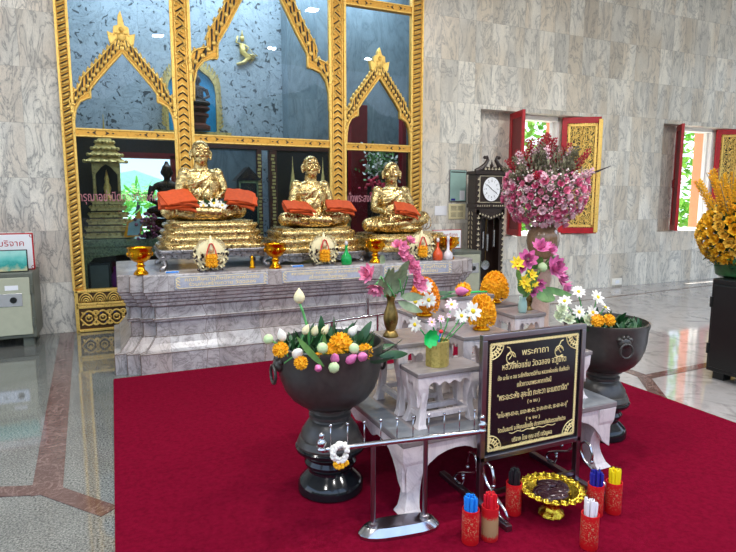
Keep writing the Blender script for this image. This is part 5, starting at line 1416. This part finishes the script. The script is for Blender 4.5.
# ------------------------------------------------------------------ inscription board
t = thing('inscription_stand', 'black granite inscription board in a steel frame on scrolled feet', 'sign', (1.934, 2.235, .008))
w = .330; z0, z1 = .242, .893
for zz in (z0, z1-.028): MB().box(-w, w, -.016, .016, zz, zz+.028).build('frame_rail', M['frame_steel'], t, bevel=.003)
for s in (-1, 1): MB().box(s*(w-.014)-.014, s*(w-.014)+.014, -.016, .016, .02, z1-.028).build('post', M['frame_steel'], t, bevel=.003)
bd = MB().box(-w+.028, w-.028, -.006, .010, z0+.028, z1-.028).build('granite_panel', M['sign_black'], t)
X = w-.05; A, B = z0+.05, z1-.05
m = MB(); Y_ = -.008
for a, b, c, d in ((-X, X, A, A+.006), (-X, X, B-.006, B), (-X, -X+.006, A, B), (X-.006, X, A, B)): m.box(a, b, -.0085, -.006, c, d)
for k in range(60):
    for zz in (A+.003, B-.003): m.cbox(-X+2*X*(k+.5)/60, Y_, zz, .006, .002, .014)
    for xx in (-X+.003, X-.003): m.cbox(xx, Y_, A+(B-A)*(k+.5)/60, .014, .002, .006)
m.build('gold_border', M['sign_gold'], bd)
m = MB()
for sx in (-1, 1):
    for sz, zc in ((1, A), (-1, B)):
        for k in range(4):
            r = .075-.018*k
            m.tube([(sx*(X-r*cos(a/6*PI/2)*(1 if True else 1)) if False else sx*(X-.004-r*cos(a/8*PI/2)), Y_, zc+sz*(.004+r*sin(a/8*PI/2))) for a in range(9)], .0028, 4)
        for k in range(5):
            a = (k+.5)/5*PI/2; m.petal((sx*(X-.004-.04*cos(a)), Y_, zc+sz*(.004+.04*sin(a))), (-sx*cos(a), 0, sz*sin(a)), (0, -1, 0), .03, .012, .05, 2)
m.build('corner_ornament', M['sign_gold'], bd)
lines = [('พระคาถา', .785, .17, .047), ('หลวงพ่อแช่ม วัดฉลอง จ.ภูเก็ต', .718, .41, .045), ('ตั้ง นะโม ๓ จบ ระลึกถึงบารมีท่าน หลวงพ่อแช่ม ขึ้นต้นว่า', .660, .46, .03), ('แล้วภาวนาพระคาถาดังนี้', .612, .22, .034),
         ('"พระอะระหัง สุคะโต ภะคะวา นะเมตตาจิต"', .555, .46, .045), ('( ๓ จบ )', .510, .08, .026), ('"นะโม-พุท-ธา-ยะ, นะมะ-พะ-ธะ, จะ-ภะ-กะ-สะ, นะ-มะ-อะ-อุ"', .458, .46, .036), ('( ๑ จบ )', .415, .09, .024),
         ('จิตเป็นสมาธิ จะให้คุณเข้มแข็ง ปราศจากภัยอันตรายทั้งปวง', .375, .44, .032), ('บริจาค โดย คุณ อารี เจริญผล', .310, .26, .034), ('และครอบครัว พ.ศ. ๒๕๔๒', .284, .16, .02)]
for s, z, wd, sz in lines:
    z = lerp(A, B, (z-.275)/(.85-.275))
    text('gold_lettering', s, sz, M['sign_gold'], bd, Matrix.Translation((0, -.007, z)), ext=.0008, width=wd)
m = MB()
for sx in (-1, 1): m.tube([(sx*(.02+.13*j/10), Y_, lerp(A, B, .135)+.004*sin(j*1.3)) for j in range(11)], .0018, 4)
m.prism([(-.02, lerp(A, B, .135)), (0, lerp(A, B, .15)), (.02, lerp(A, B, .135)), (0, lerp(A, B, .125))], -.0085, -.006)
m.build('flourish', M['sign_gold'], bd)
m = MB()
for sx in (-1, 1):   # curling bird-like emblems either side of the title
    cx = sx*.155; zc = lerp(A, B, .875)
    m.tube([(cx+sx*.0+.028*cos(a*.55)*(1), Y_, zc-.012+.03*sin(a*.55)) for a in range(11)], .0026, 4)
    m.tube([(cx-sx*.02, Y_, zc-.01), (cx-sx*.0, Y_, zc+.02), (cx+sx*.01, Y_, zc+.04), (cx+sx*.025, Y_, zc+.045)], .003, 4)
    m.tube([(cx+sx*.012, Y_, zc-.02), (cx-sx*.006, Y_, zc-.0), (cx+sx*.008, Y_, zc+.012), (cx+sx*.02, Y_, zc)], .0026, 4)
    m.tube([(cx-sx*.03, Y_, zc-.045), (cx, Y_, zc-.04), (cx+sx*.03, Y_, zc-.045)], .0026, 4)
m.build('emblem', M['sign_gold'], bd)
m = MB(); m.box(-w+.02, w-.02, -.01, .01, .05, .07)
for s in (-1, 1):
    MB().box(s*(w-.014)-.016, s*(w-.014)+.016, -.24, .36, 0, .03).build('foot_bar', M['frame_steel'], t, bevel=.002)
m.build('cross_bar', M['frame_steel'], t)
for s in (-1, 1):
    x = s*(w-.014)
    for q, y0 in ((-1, -.016), (1, .016)):
        S = []
        for j in range(9):  # upper curl
            a = PI*(1.15-j/8*1.15); S.append((x, y0+q*(.045+.035*cos(a)), .175+.04*sin(a)))
        S = [(x, y0+q*.085, .135), (x, y0+q*.088, .165), (x, y0+q*.07, .20), (x, y0+q*.04, .208), (x, y0+q*.015, .19), (x, y0+q*.012, .155), (x, y0+q*.04, .125), (x, y0+q*.11, .10), (x, y0+q*.17, .075), (x, y0+q*.195, .05), (x, y0+q*.175, .036), (x, y0+q*.13, .04), (x, y0+q*.115, .065), (x, y0+q*.12, .085)]
        S = [(p_[0], y0+(p_[1]-y0)*1.12, .036+(p_[2]-.036)*1.3) for p_ in S]; MB().tube(S, .007, 8).ell(S[0], .011, 8, 6).ell(S[-1], .011, 8, 6).build('scroll', M['steel'], t, smooth=True)

# ------------------------------------------------------------------ candle cups and tray
cup = Proto(thing('candle_cup', None, 'cup', group='red candle cups on the carpet'))
MB().lathe([(.037, 0), (.039, .004), (.039, .16), (.0345, .16), (.0335, .012), (.001, .012)], 32).build('cup_wall', M['cupred'], cup.o, smooth=True, auto=.6)
cup.kids = [x for x in bpy.data.objects if x.parent == cup.o]
bare = thing('candle_cup', 'red cup worn bare below the rim, holding red candles', 'cup', (0, 0, 0), 0, 'red candle cups on the carpet')
MB().lathe([(.037, 0), (.039, .004), (.039, .16), (.0345, .16), (.0335, .012), (.001, .012)], 32).build('cup_wall', M['cupbare'], bare, smooth=True, auto=.6)
def candleproto(mat):
    o = thing('candle', None, 'candle')
    MB().lathe([(.0075, 0), (.008, .002), (.008, .17), (.006, .178)], 8).build('wax', mat, o, smooth=True, auto=.6)
    MB().tube([(0, 0, .177), (.001, 0, .188)], .0012, 4).build('wick', M['ink'], o)
    return Proto(o)
CZ = .008
for x, y, col, n, hh in ((a_+.015, b_-.034, c_, d_, e_+.10) for a_, b_, c_, d_, e_ in ((1.392, 2.04, 'blue', 11, .035), (1.487, 2.025, 'red', 11, .03), (1.725, 2.155, 'black', 12, .05), (1.855, 1.79, 'white', 8, .035), (2.085, 1.98, 'navy', 11, .04), (2.185, 1.96, 'yellow', 14, .045))):
    if col == 'red': bare.location = (x, y, CZ)
    else:
        c = cup.get('red cup with worn gold print, holding '+col+' candles'); c.location = (x, y, CZ)
    p = candleproto(M['candle_'+col])
    for i in range(n):
        a = i*2.39996; r = .024*math.sqrt((i+.5)/n); tx, ty = cos(a)*.07*rnd.random(), sin(a)*.07*rnd.random()
        o = p.get('slim '+col+' candle standing in a red cup', col+' candles in their cup')
        d = Vector((tx*.8, ty*.8, 1)).normalized(); base = Vector((x+r*cos(a)*.85, y+r*sin(a)*.85, CZ+.014+rnd.uniform(0, .012)))
        orient(o, base, d, 0, 1); o.scale = (1, 1, 1+hh*rnd.uniform(.85, 1.15))
t = thing('pedestal_tray', 'ornate gold pedestal tray on the red carpet', 'tray', (1.905, 2.035, .008), .1); t.scale = (.87, .87, .88)
MB().lathe([(.068, 0), (.074, .006), (.07, .02), (.055, .03), (.044, .05), (.042, .065), (.05, .078), (.048, .09), (.036, .098), (.06, .112)], 32, wob=lambda a, j: 1+.03*sin(a*10)).build('foot', M['tray'], t, smooth=True, auto=.7)
MB().lathe([(.001, .122), (.11, .124), (.128, .14), (.150, .150), (.152, .146), (.13, .13), (.11, .112), (.05, .108)], 64).build('dish', M['tray'], t, smooth=True, auto=.8)
m = MB()
for k in range(22):
    a = k/22*2*PI; c = Vector((.160*cos(a), .160*sin(a), .152))
    m.tube([(c.x+.018*cos(b), c.y+.018*sin(b), c.z+.003*sin(b)) for b in [j/8*2*PI for j in range(9)]], .006, 6); m.ell(c, (.011, .011, .007), 8, 5)
    m.petal((.168*cos(a+.14), .168*sin(a+.14), .15), (cos(a+.14), sin(a+.14), .2), (0, 0, 1), .024, .022, .2, 2)
m.build('openwork_rim', M['tray'], t, smooth=True)
wr = random.Random(5)
for k, (x, y, a) in enumerate(((-.05, .02, .4), (.03, .05, -.5), (.0, -.03, .1), (.06, 0, 1.1), (-.03, -.055, -.3), (-.075, -.03, 1.3))):
    o = thing('dark_pouch', 'glossy dark plum pouch lying in the gold pedestal tray', 'pouch', (1.905+x, 2.035+y, .008+.128), a, 'dark pouches in the gold tray')
    m = MB(); m.ell((0, 0, 0), (.07, .036, .018), 14, 8); m.tube([(-.045, 0, 0), (-.062, .008, .006), (-.055, .02, .012)], [.01, .007, .003], 6); m.build('pouch_body', M['urnplum'], o, smooth=True)
MB

# ------------------------------------------------------------------ safes, signs, papers
def safe(label, x0, x1, y0, y1, z0, z1, body, door, dial_x, plate, feet=True, hinge=None, name='steel_safe'):
    t = thing(name, label, 'safe', ((x0+x1)/2, (y0+y1)/2, 0)); w, d = (x1-x0)/2, (y1-y0)/2
    MB().box(-w, w, -d, d, z0, z1).build('body', body, t, bevel=.012)
    dr = MB().box(-w+.03, w-.035, -d-.022, -d, z0+.04, z1-.05).build('door', door, t, bevel=.008)
    if plate:
        px0, px1, pz0, pz1 = plate
        p = MB().box(px0, px1, -d-.030, -d-.022, pz0, pz1).build('lock_plate', M['chrome'], dr, bevel=.003)
        MB().lathe([(.032, 0), (.032, .012), (.024, .02), (.001, .02)], 24, mat=Matrix.Translation((dial_x, -d-.03, (pz0+pz1)/2)) @ Matrix.Rotation(PI/2, 4, 'X')).build('dial', M['black'], dr, smooth=True, auto=.5)
        MB().lathe([(.014, 0), (.014, .03), (.001, .03)], 14, mat=Matrix.Translation((dial_x-.14, -d-.03, (pz0+pz1)/2+.02)) @ Matrix.Rotation(PI/2, 4, 'X')).build('keyhole_cover', M['chrome'], dr, smooth=True, auto=.5)
    for z in (lerp(z0, z1, .25), lerp(z0, z1, .75)):
        MB().tube([((-w if hinge == 'l' else w)-.02*(1 if hinge != 'l' else -1), -d-.018, z-.045), ((-w if hinge == 'l' else w)-.02*(1 if hinge != 'l' else -1), -d-.018, z+.045)], .014, 8).build('hinge', body, t, smooth=True, auto=.6)
    if feet:
        for sx in (-1, 1):
            for sy in (-1, 1): MB().box(sx*(w-.09)-.05, sx*(w-.09)+.05, sy*(d-.09)-.05, sy*(d-.09)+.05, 0, z0).build('foot', body, t, bevel=.004)
    return t
s1 = safe('pale donation safe against the marble wall left of the gilded screen', -1.62, -.80, 6.86, 7.40, .10, .80, M['safe_dark'], M['safe'], .22, (-.3, .30, .45, .585))
MB().box(.15, .27, -.296, -.292, .62, .67).build('paper_sticker', M['paper'], s1)
s2 = safe('grey green safe behind the right end of the marble altar', 4.02, 4.71, 6.62, 7.15, .08, .85, M['safe_dark'], M['safe'], .2, (.10, .29, .54, .68))
s3 = safe('tall black cabinet safe carrying the yellow flower arrangement', 4.72, 5.34, 2.58, 3.24, .07, .885, M['black'], M['black'], 0, None, hinge='l', name='black_safe'); s3.rotation_euler = (0, 0, -PI/2)
def board(name, label, x0, x1, z0, z1, y, frame, face, body=None, th=.02, txt=None, tm=None, cat='sign', ts=.06, tw=None, fw=.012, tx=0):
    t = thing(name, label, cat, ((x0+x1)/2, y, z0)); w, h = (x1-x0)/2, z1-z0
    MB().box(-w, w, 0, th, 0, h).build('frame', frame, t, bevel=.006)
    f = MB().box(-w+fw, w-fw, -.003, .004, fw, h-fw).build('face', face, t)
    if txt: text('lettering', txt, ts, tm, f, Matrix.Translation((tx, -.004, h*.72)), ext=.001, width=tw)
    return t, f
t, f = board('donation_sign', 'white donation sign with red border and red Thai lettering above the left safe', -1.50, -.80, .801, 1.20, 7.10, M['red'], M['paper'], txt='แบบบริจาค', tm=M['red'], tw=.40, ts=.09, fw=.014, tx=.06)
m = MB()
for sx in (-1, 1):
    for zc in (.03, .37): m.tube([(sx*.335+.018*cos(a), -.004, zc+.018*sin(a)) for a in range(7)], .004, 4)
m.build('corner_ornament', M['red'], t)
board('landscape_picture', 'small framed teal temple landscape picture on the left safe', -1.42, -.845, .801, 1.035, 6.93, M['black'], M['teal'], cat='picture', fw=.01)
t, f = board('donation_sign', 'white and teal sign with red lettering on the safe behind the altar', 4.14, 4.62, .851, 1.13, 7.0, M['red'], M['paper'], txt='ทำบุญบริจาค', tm=M['red'], tw=.34, ts=.07, fw=.01)
MB().box(-.2, .2, -.006, -.002, .04, .15).build('teal_band', M['teal'], f)
t, f = board('notice_case', 'pale green wall notice case with a paper notice', 4.67, 4.975, 1.525, 2.01, 7.425, M['steel'], M['pistachio'], cat='notice board', th=.024)
MB().box(.03, .12, -.006, -.004, .03, .17).build('paper_notice', M['paper'], f); MB().box(-.12, -.05, -.006, -.004, .02, .05).build('black_emblem', M['candle_navy'], f); MB().box(-.13, .13, -.006, -.004, .44, .455).build('dark_line', M['ink'], f)
t, f = board('calendar', 'cream calendar sheet under the pale green notice case', 4.675, 4.975, 1.26, 1.495, 7.44, M['cream'], M['cream'], cat='calendar', th=.008)
m = MB()
for i in range(2):
    for j in range(2):
        for r in range(4): m.box(-.115+.12*i, -.015+.12*i, -.0045, -.003, .04+.1*j+.018*r, .045+.1*j+.018*r)
m.build('date_rows', M['ink'], f)
board('paper_notice', 'blank white paper notice left of the calendar', 4.43, 4.64, 1.32, 1.465, 7.443, M['paper'], M['paper'], cat='notice', th=.005, fw=.004)
t = thing('wall_socket', 'cream wall socket low on the marble wall', 'socket', (8.25, 7.45, .03)); MB().box(-.12, .12, -.02, 0, 0, .12).build('plate', M['petal_white'], t, bevel=.004); MB().box(-.04, .05, -.026, -.02, .03, .09).build('sockets', M['paper'], t)

# ------------------------------------------------------------------ longcase clock
t = thing('longcase_clock', 'dark carved longcase clock with mother-of-pearl inlay and oval dial', 'clock', (5.10, 7.07, 0))
w, d = .262, .10
MB().box(-w-.02, w+.02, -d-.01, d, 0, .36).build('plinth', M['wood_dark'], t, bevel=.01)
m = MB(); m.box(-w+.01, -w+.07, -d, d, .36, 1.42); m.box(w-.07, w-.01, -d, d, .36, 1.42); m.box(-w, w, d-.02, d, .36, 1.42); m.box(-w, w, -d, d, 1.34, 1.44); m.build('trunk', M['wood_dark'], t, bevel=.006)
m = MB(); m.box(-w+.07, -w+.10, -d-.01, -d+.01, .36, 1.36); m.box(w-.10, w-.07, -d-.01, -d+.01, .36, 1.36); m.prism([(-w+.07, 1.36), (-w+.07, 1.24), (-.12, 1.30), (0, 1.26), (.12, 1.30), (w-.07, 1.24), (w-.07, 1.36)], -d-.01, -d+.01); m.build('door', M['wood_dark'], t)
h = MB(); h.box(-w-.03, w+.03, -d-.02, d, 1.44, 1.50); h.box(-w-.01, w+.01, -d, d, 1.50, 1.92); h.box(-w-.04, w+.04, -d-.03, d, 1.92, 1.97); hd = h.build('hood', M['wood_dark'], t, bevel=.006)
m = MB()
for s in (-1, 1):
    m.tube([(s*(w+.02), -d, 1.97), (s*.2, -d, 2.0), (s*.12, -d, 2.06), (s*.07, -d, 2.13), (s*.09, -d, 2.18), (s*.13, -d, 2.17)], [.03, .035, .032, .026, .02, .014], 8)
    m.ell((s*.125, -d, 2.165), (.026, .03, .026))
m.prism([(-w, 1.97), (w, 1.97), (.1, 2.04), (0, 2.02), (-.1, 2.04)], -d, -d+.05)
m.lathe([(.02, 2.02), (.03, 2.05), (.015, 2.08), (.003, 2.14)], 10, (0, -d, 0)); m.build('swan_neck_pediment', M['wood_dark'], t, smooth=True, auto=.6)
m = MB()
def inl(x, z, s=1): m.petal((x, -d-.022, z), (0, 0, 1), (0, -1, 0), .05*s, .02*s, .05, 2); m.petal((x, -d-.022, z), (.8, 0, .5), (0, -1, 0), .035*s, .014*s, .05, 2); m.petal((x, -d-.022, z), (-.8, 0, .5), (0, -1, 0), .035*s, .014*s, .05, 2)
for s in (-1, 1):
    for k in range(12): inl(s*(w-.04), .40+.08*k)
    for k in range(5): inl(s*(w-.03), 1.52+.08*k, .8)
    for k in range(6): inl(s*(.05+.04*k), 1.93, .5); inl(s*(.04+.04*k), 1.46, .5)
for k in range(5): inl(-.12+.06*k, 1.99, .8)
for k in range(9): inl(-.2+.05*k, 1.285+.015*abs(k-4), .6)
for z in (1.52, 1.9): m.box(-.2, .2, -d-.004, -d-.001, z-.004, z+.004)
for s in (-1, 1): m.box(s*.2-.004, s*.2+.004, -d-.004, -d-.001, 1.52, 1.9)
for k in range(14):
    m.petal((-w-.021, -d+.05, .42+.07*k), (0, .3, 1), (-1, 0, 0), .06, .025, .05, 2); m.petal((-w-.021, d-.06, .42+.07*k), (0, -.3, 1), (-1, 0, 0), .06, .025, .05, 2)
m.build('pearl_inlay', M['pearl'], t)
dl = MB().lathe([(.001, 0), (1, 0), (1, .012), (.001, .014)], 40, mat=Matrix.Translation((0, -d-.001, 1.71)) @ Matrix.Diagonal((.15, 1, .175, 1)) @ Matrix.Rotation(PI/2, 4, 'X')).build('dial', M['paper'], t, smooth=True, auto=.5)
m = MB()
for k in range(12):
    a = k/12*2*PI; m.tube([(.118*sin(a), -d-.0165, 1.71+.138*cos(a)), (.132*sin(a), -d-.0165, 1.71+.155*cos(a))], .003, 4)
m.build('hour_marks', M['ink'], dl)
for k in range(12):
    a = (k+1)/12*2*PI; text('numeral', str(k+1), .036, M['ink'], dl, Matrix.Translation((.097*sin(a), -d-.0155, 1.71+.115*cos(a))), ext=.0005)
MB().tube([(0, -d-.019, 1.71), (-.065, -d-.019, 1.765)], .005, 5).build('hour_hand', M['ink'], dl); MB().tube([(0, -d-.021, 1.71), (.085, -d-.021, 1.655)], .0035, 5).build('minute_hand', M['ink'], dl)
MB().tube([(1.02*cos(a/40*2*PI)*.152, -d-.008, 1.71+1.02*sin(a/40*2*PI)*.177) for a in range(41)], .007, 6).build('bezel', M['wood_dark'], dl, smooth=True)
m = MB(); m.tube([(0, 0, 1.3), (0, 0, .62)], .006, 6); m.build('pendulum_rod', M['brass'], t)
MB().lathe([(.001, -.01), (.07, -.004), (.07, .004), (.001, .01)], 28, mat=Matrix.Translation((0, -.01, .58)) @ Matrix.Rotation(PI/2, 4, 'X')).build('pendulum_bob', M['steel'], t, smooth=True, auto=.6)
for x, z in ((-.1, .84), (-.02, .80), (.1, .86)): MB().tube([(x, -.06, z), (x, -.06, z+.25)], .02, 12).tube([(x, -.06, z+.25), (x, -.06, 1.34)], .002, 4).build('weight', M['steel'], t, smooth=True, auto=.8)

# ------------------------------------------------------------------ yellow arrangement on the black safe
YC = Vector((4.99, 3.16, 1.235))
t = thing('flower_trough', 'dark green flower trough on the black safe', 'planter', (YC.x, YC.y, .885)); MB().lathe([(.17, 0), (.20, .02), (.22, .13), (.20, .13), (.16, .03), (.001, .03)], 32).build('body', M['green'], t, smooth=True, auto=.6)
yr = flower('yellow_rose', 'flower', 'golden roses on the black safe', M['petal_gold'], ROSE); yr2 = flower('yellow_rose', 'flower', 'golden roses on the black safe', M['petal_amber'], ROSE)
k = 0; vw = Vector((-YC.x, -YC.y, 0)).normalized()
for i in range(190):
    u = 1-2*(i+.5)/190; a = i*2.39996
    d = Vector((math.sqrt(1-u*u)*cos(a), math.sqrt(1-u*u)*sin(a), u))
    if u > .75 or u < -.85 or d.dot(vw) < -.3: continue
    put(yr2 if i % 3 == 0 else yr, YC+Vector((d.x*.33, d.y*.33, d.z*.28+.03)), d, rnd.uniform(.9, 1.15), ('golden yellow', 'pale amber')[i % 3 == 0]+' artificial rose in the ball on the black safe'); k += 1
ys_ = spray('flower_spray', M['dusty'], M['petal_gold'], 34, .46, 9, .018, .8)
for i in range(30):
    a = rnd.uniform(0, 2*PI); sp_ = rnd.uniform(.05, .75)
    put(ys_, YC+Vector((cos(a)*.16, sin(a)*.16, .05)), (cos(a)*sp_+.05, sin(a)*sp_, 1), rnd.uniform(.9, 1.25), 'golden blossom spike rising over the black safe', 'golden spikes over the black safe')
o = thing('leafy_filler', 'dark leaves inside the yellow flower ball', 'foliage'); o['kind'] = 'stuff'; m = MB()
for i in range(1300):
    d = Vector((rnd.gauss(0, 1), rnd.gauss(0, 1), rnd.gauss(0, 1))).normalized(); m.petal(YC+d*rnd.uniform(.18, .33), d+Vector((rnd.uniform(-1, 1), rnd.uniform(-1, 1), rnd.uniform(-1, 1))), (0, 0, 1), .07, .03, .3, 2)
m.ell(YC+Vector((0, 0, .02)), (.21, .21, .17), 20, 12); m.build('leaves', M['green'], o)
o = thing('curved_grass', 'thin purple grass blades arching above the yellow flowers', 'grass blades'); m = MB()
for k in range(5): m.tube([YC+Vector((0, 0, .2)), YC+Vector((-.03*k, -.02, .45)), YC+Vector((.1-.05*k, -.04, .55+.03*k)), YC+Vector((.3-.05*k, -.05, .6+.05*k))], [.004, .003, .002, .001], 4)
m.build('blades', M['plum'], o)
MB

# ------------------------------------------------------------------ light and camera
w = bpy.data.worlds.new('sky'); bpy.context.scene.world = w; w.use_nodes = True
nt = w.node_tree; bg = nt.nodes['Background']
tc = nt.nodes.new('ShaderNodeTexCoord'); sp_ = nt.nodes.new('ShaderNodeSeparateXYZ'); nt.links.new(tc.outputs['Generated'], sp_.inputs[0])
rp = nt.nodes.new('ShaderNodeValToRGB'); nt.links.new(sp_.outputs[2], rp.inputs[0])
e = rp.color_ramp.elements; e[0].position = 0; e[0].color = (.74, .80, .86, 1); e[1].position = .5; e[1].color = (.45, .62, .92, 1)
nt.links.new(rp.outputs[0], bg.inputs['Color']); bg.inputs['Strength'].default_value = SKY
def light(kind, loc, energy, target=None, size=1, sy=None, col=(1, 1, 1), angle=.02, name='light'):
    l = bpy.data.lights.new(name, kind); l.energy = energy; l.color = col
    o = bpy.data.objects.new(name, l); C.objects.link(o); o.location = loc
    if kind == 'AREA': l.shape = 'RECTANGLE'; l.size = size; l.size_y = sy or size
    if kind == 'SUN': l.angle = angle
    if target: o.rotation_euler = (Vector(target)-Vector(loc)).to_track_quat('-Z', 'Y').to_euler()
    return o
light('SUN', (10, 12, 14), 14.0, (9.2, 8.6, 0), col=(1, .95, .85), name='sun')
for x_ in (-1.5, 1.2, 3.9, 6.6):
    for y_ in (.2, 3.4): light('AREA', (x_, y_, 5.36), CEIL/8, (x_, y_, 0), .22, .22, col=(1, .97, .93), name='hall_ceiling_light')
light('AREA', (2.0, 8.7, 5.3), SHR, (2.0, 8.7, 0), 5, .8, col=(.9, .97, 1), name='shrine_fill_light')  # fill light added to brighten the shrine room, no lamp behind it
cam = bpy.data.cameras.new('camera'); co = bpy.data.objects.new('camera', cam); C.objects.link(co)
co.location = (0, 0, 1.55); co.rotation_euler = (math.radians(90-7.6), 0, math.radians(-24.1))
cam.sensor_width = 36; cam.lens = 568/736*36; cam.clip_start = .05; cam.clip_end = 500
sc = bpy.context.scene; sc.camera = co
sc.view_settings.view_transform = 'Standard'; sc.view_settings.look = 'None'; sc.view_settings.gamma = 1; sc.view_settings.use_curve_mapping = False
sc.view_settings.exposure = EXPO
sc.cycles.use_denoising = True
sc.cycles.max_bounces = 8
sc.cycles.sample_clamp_indirect = 6
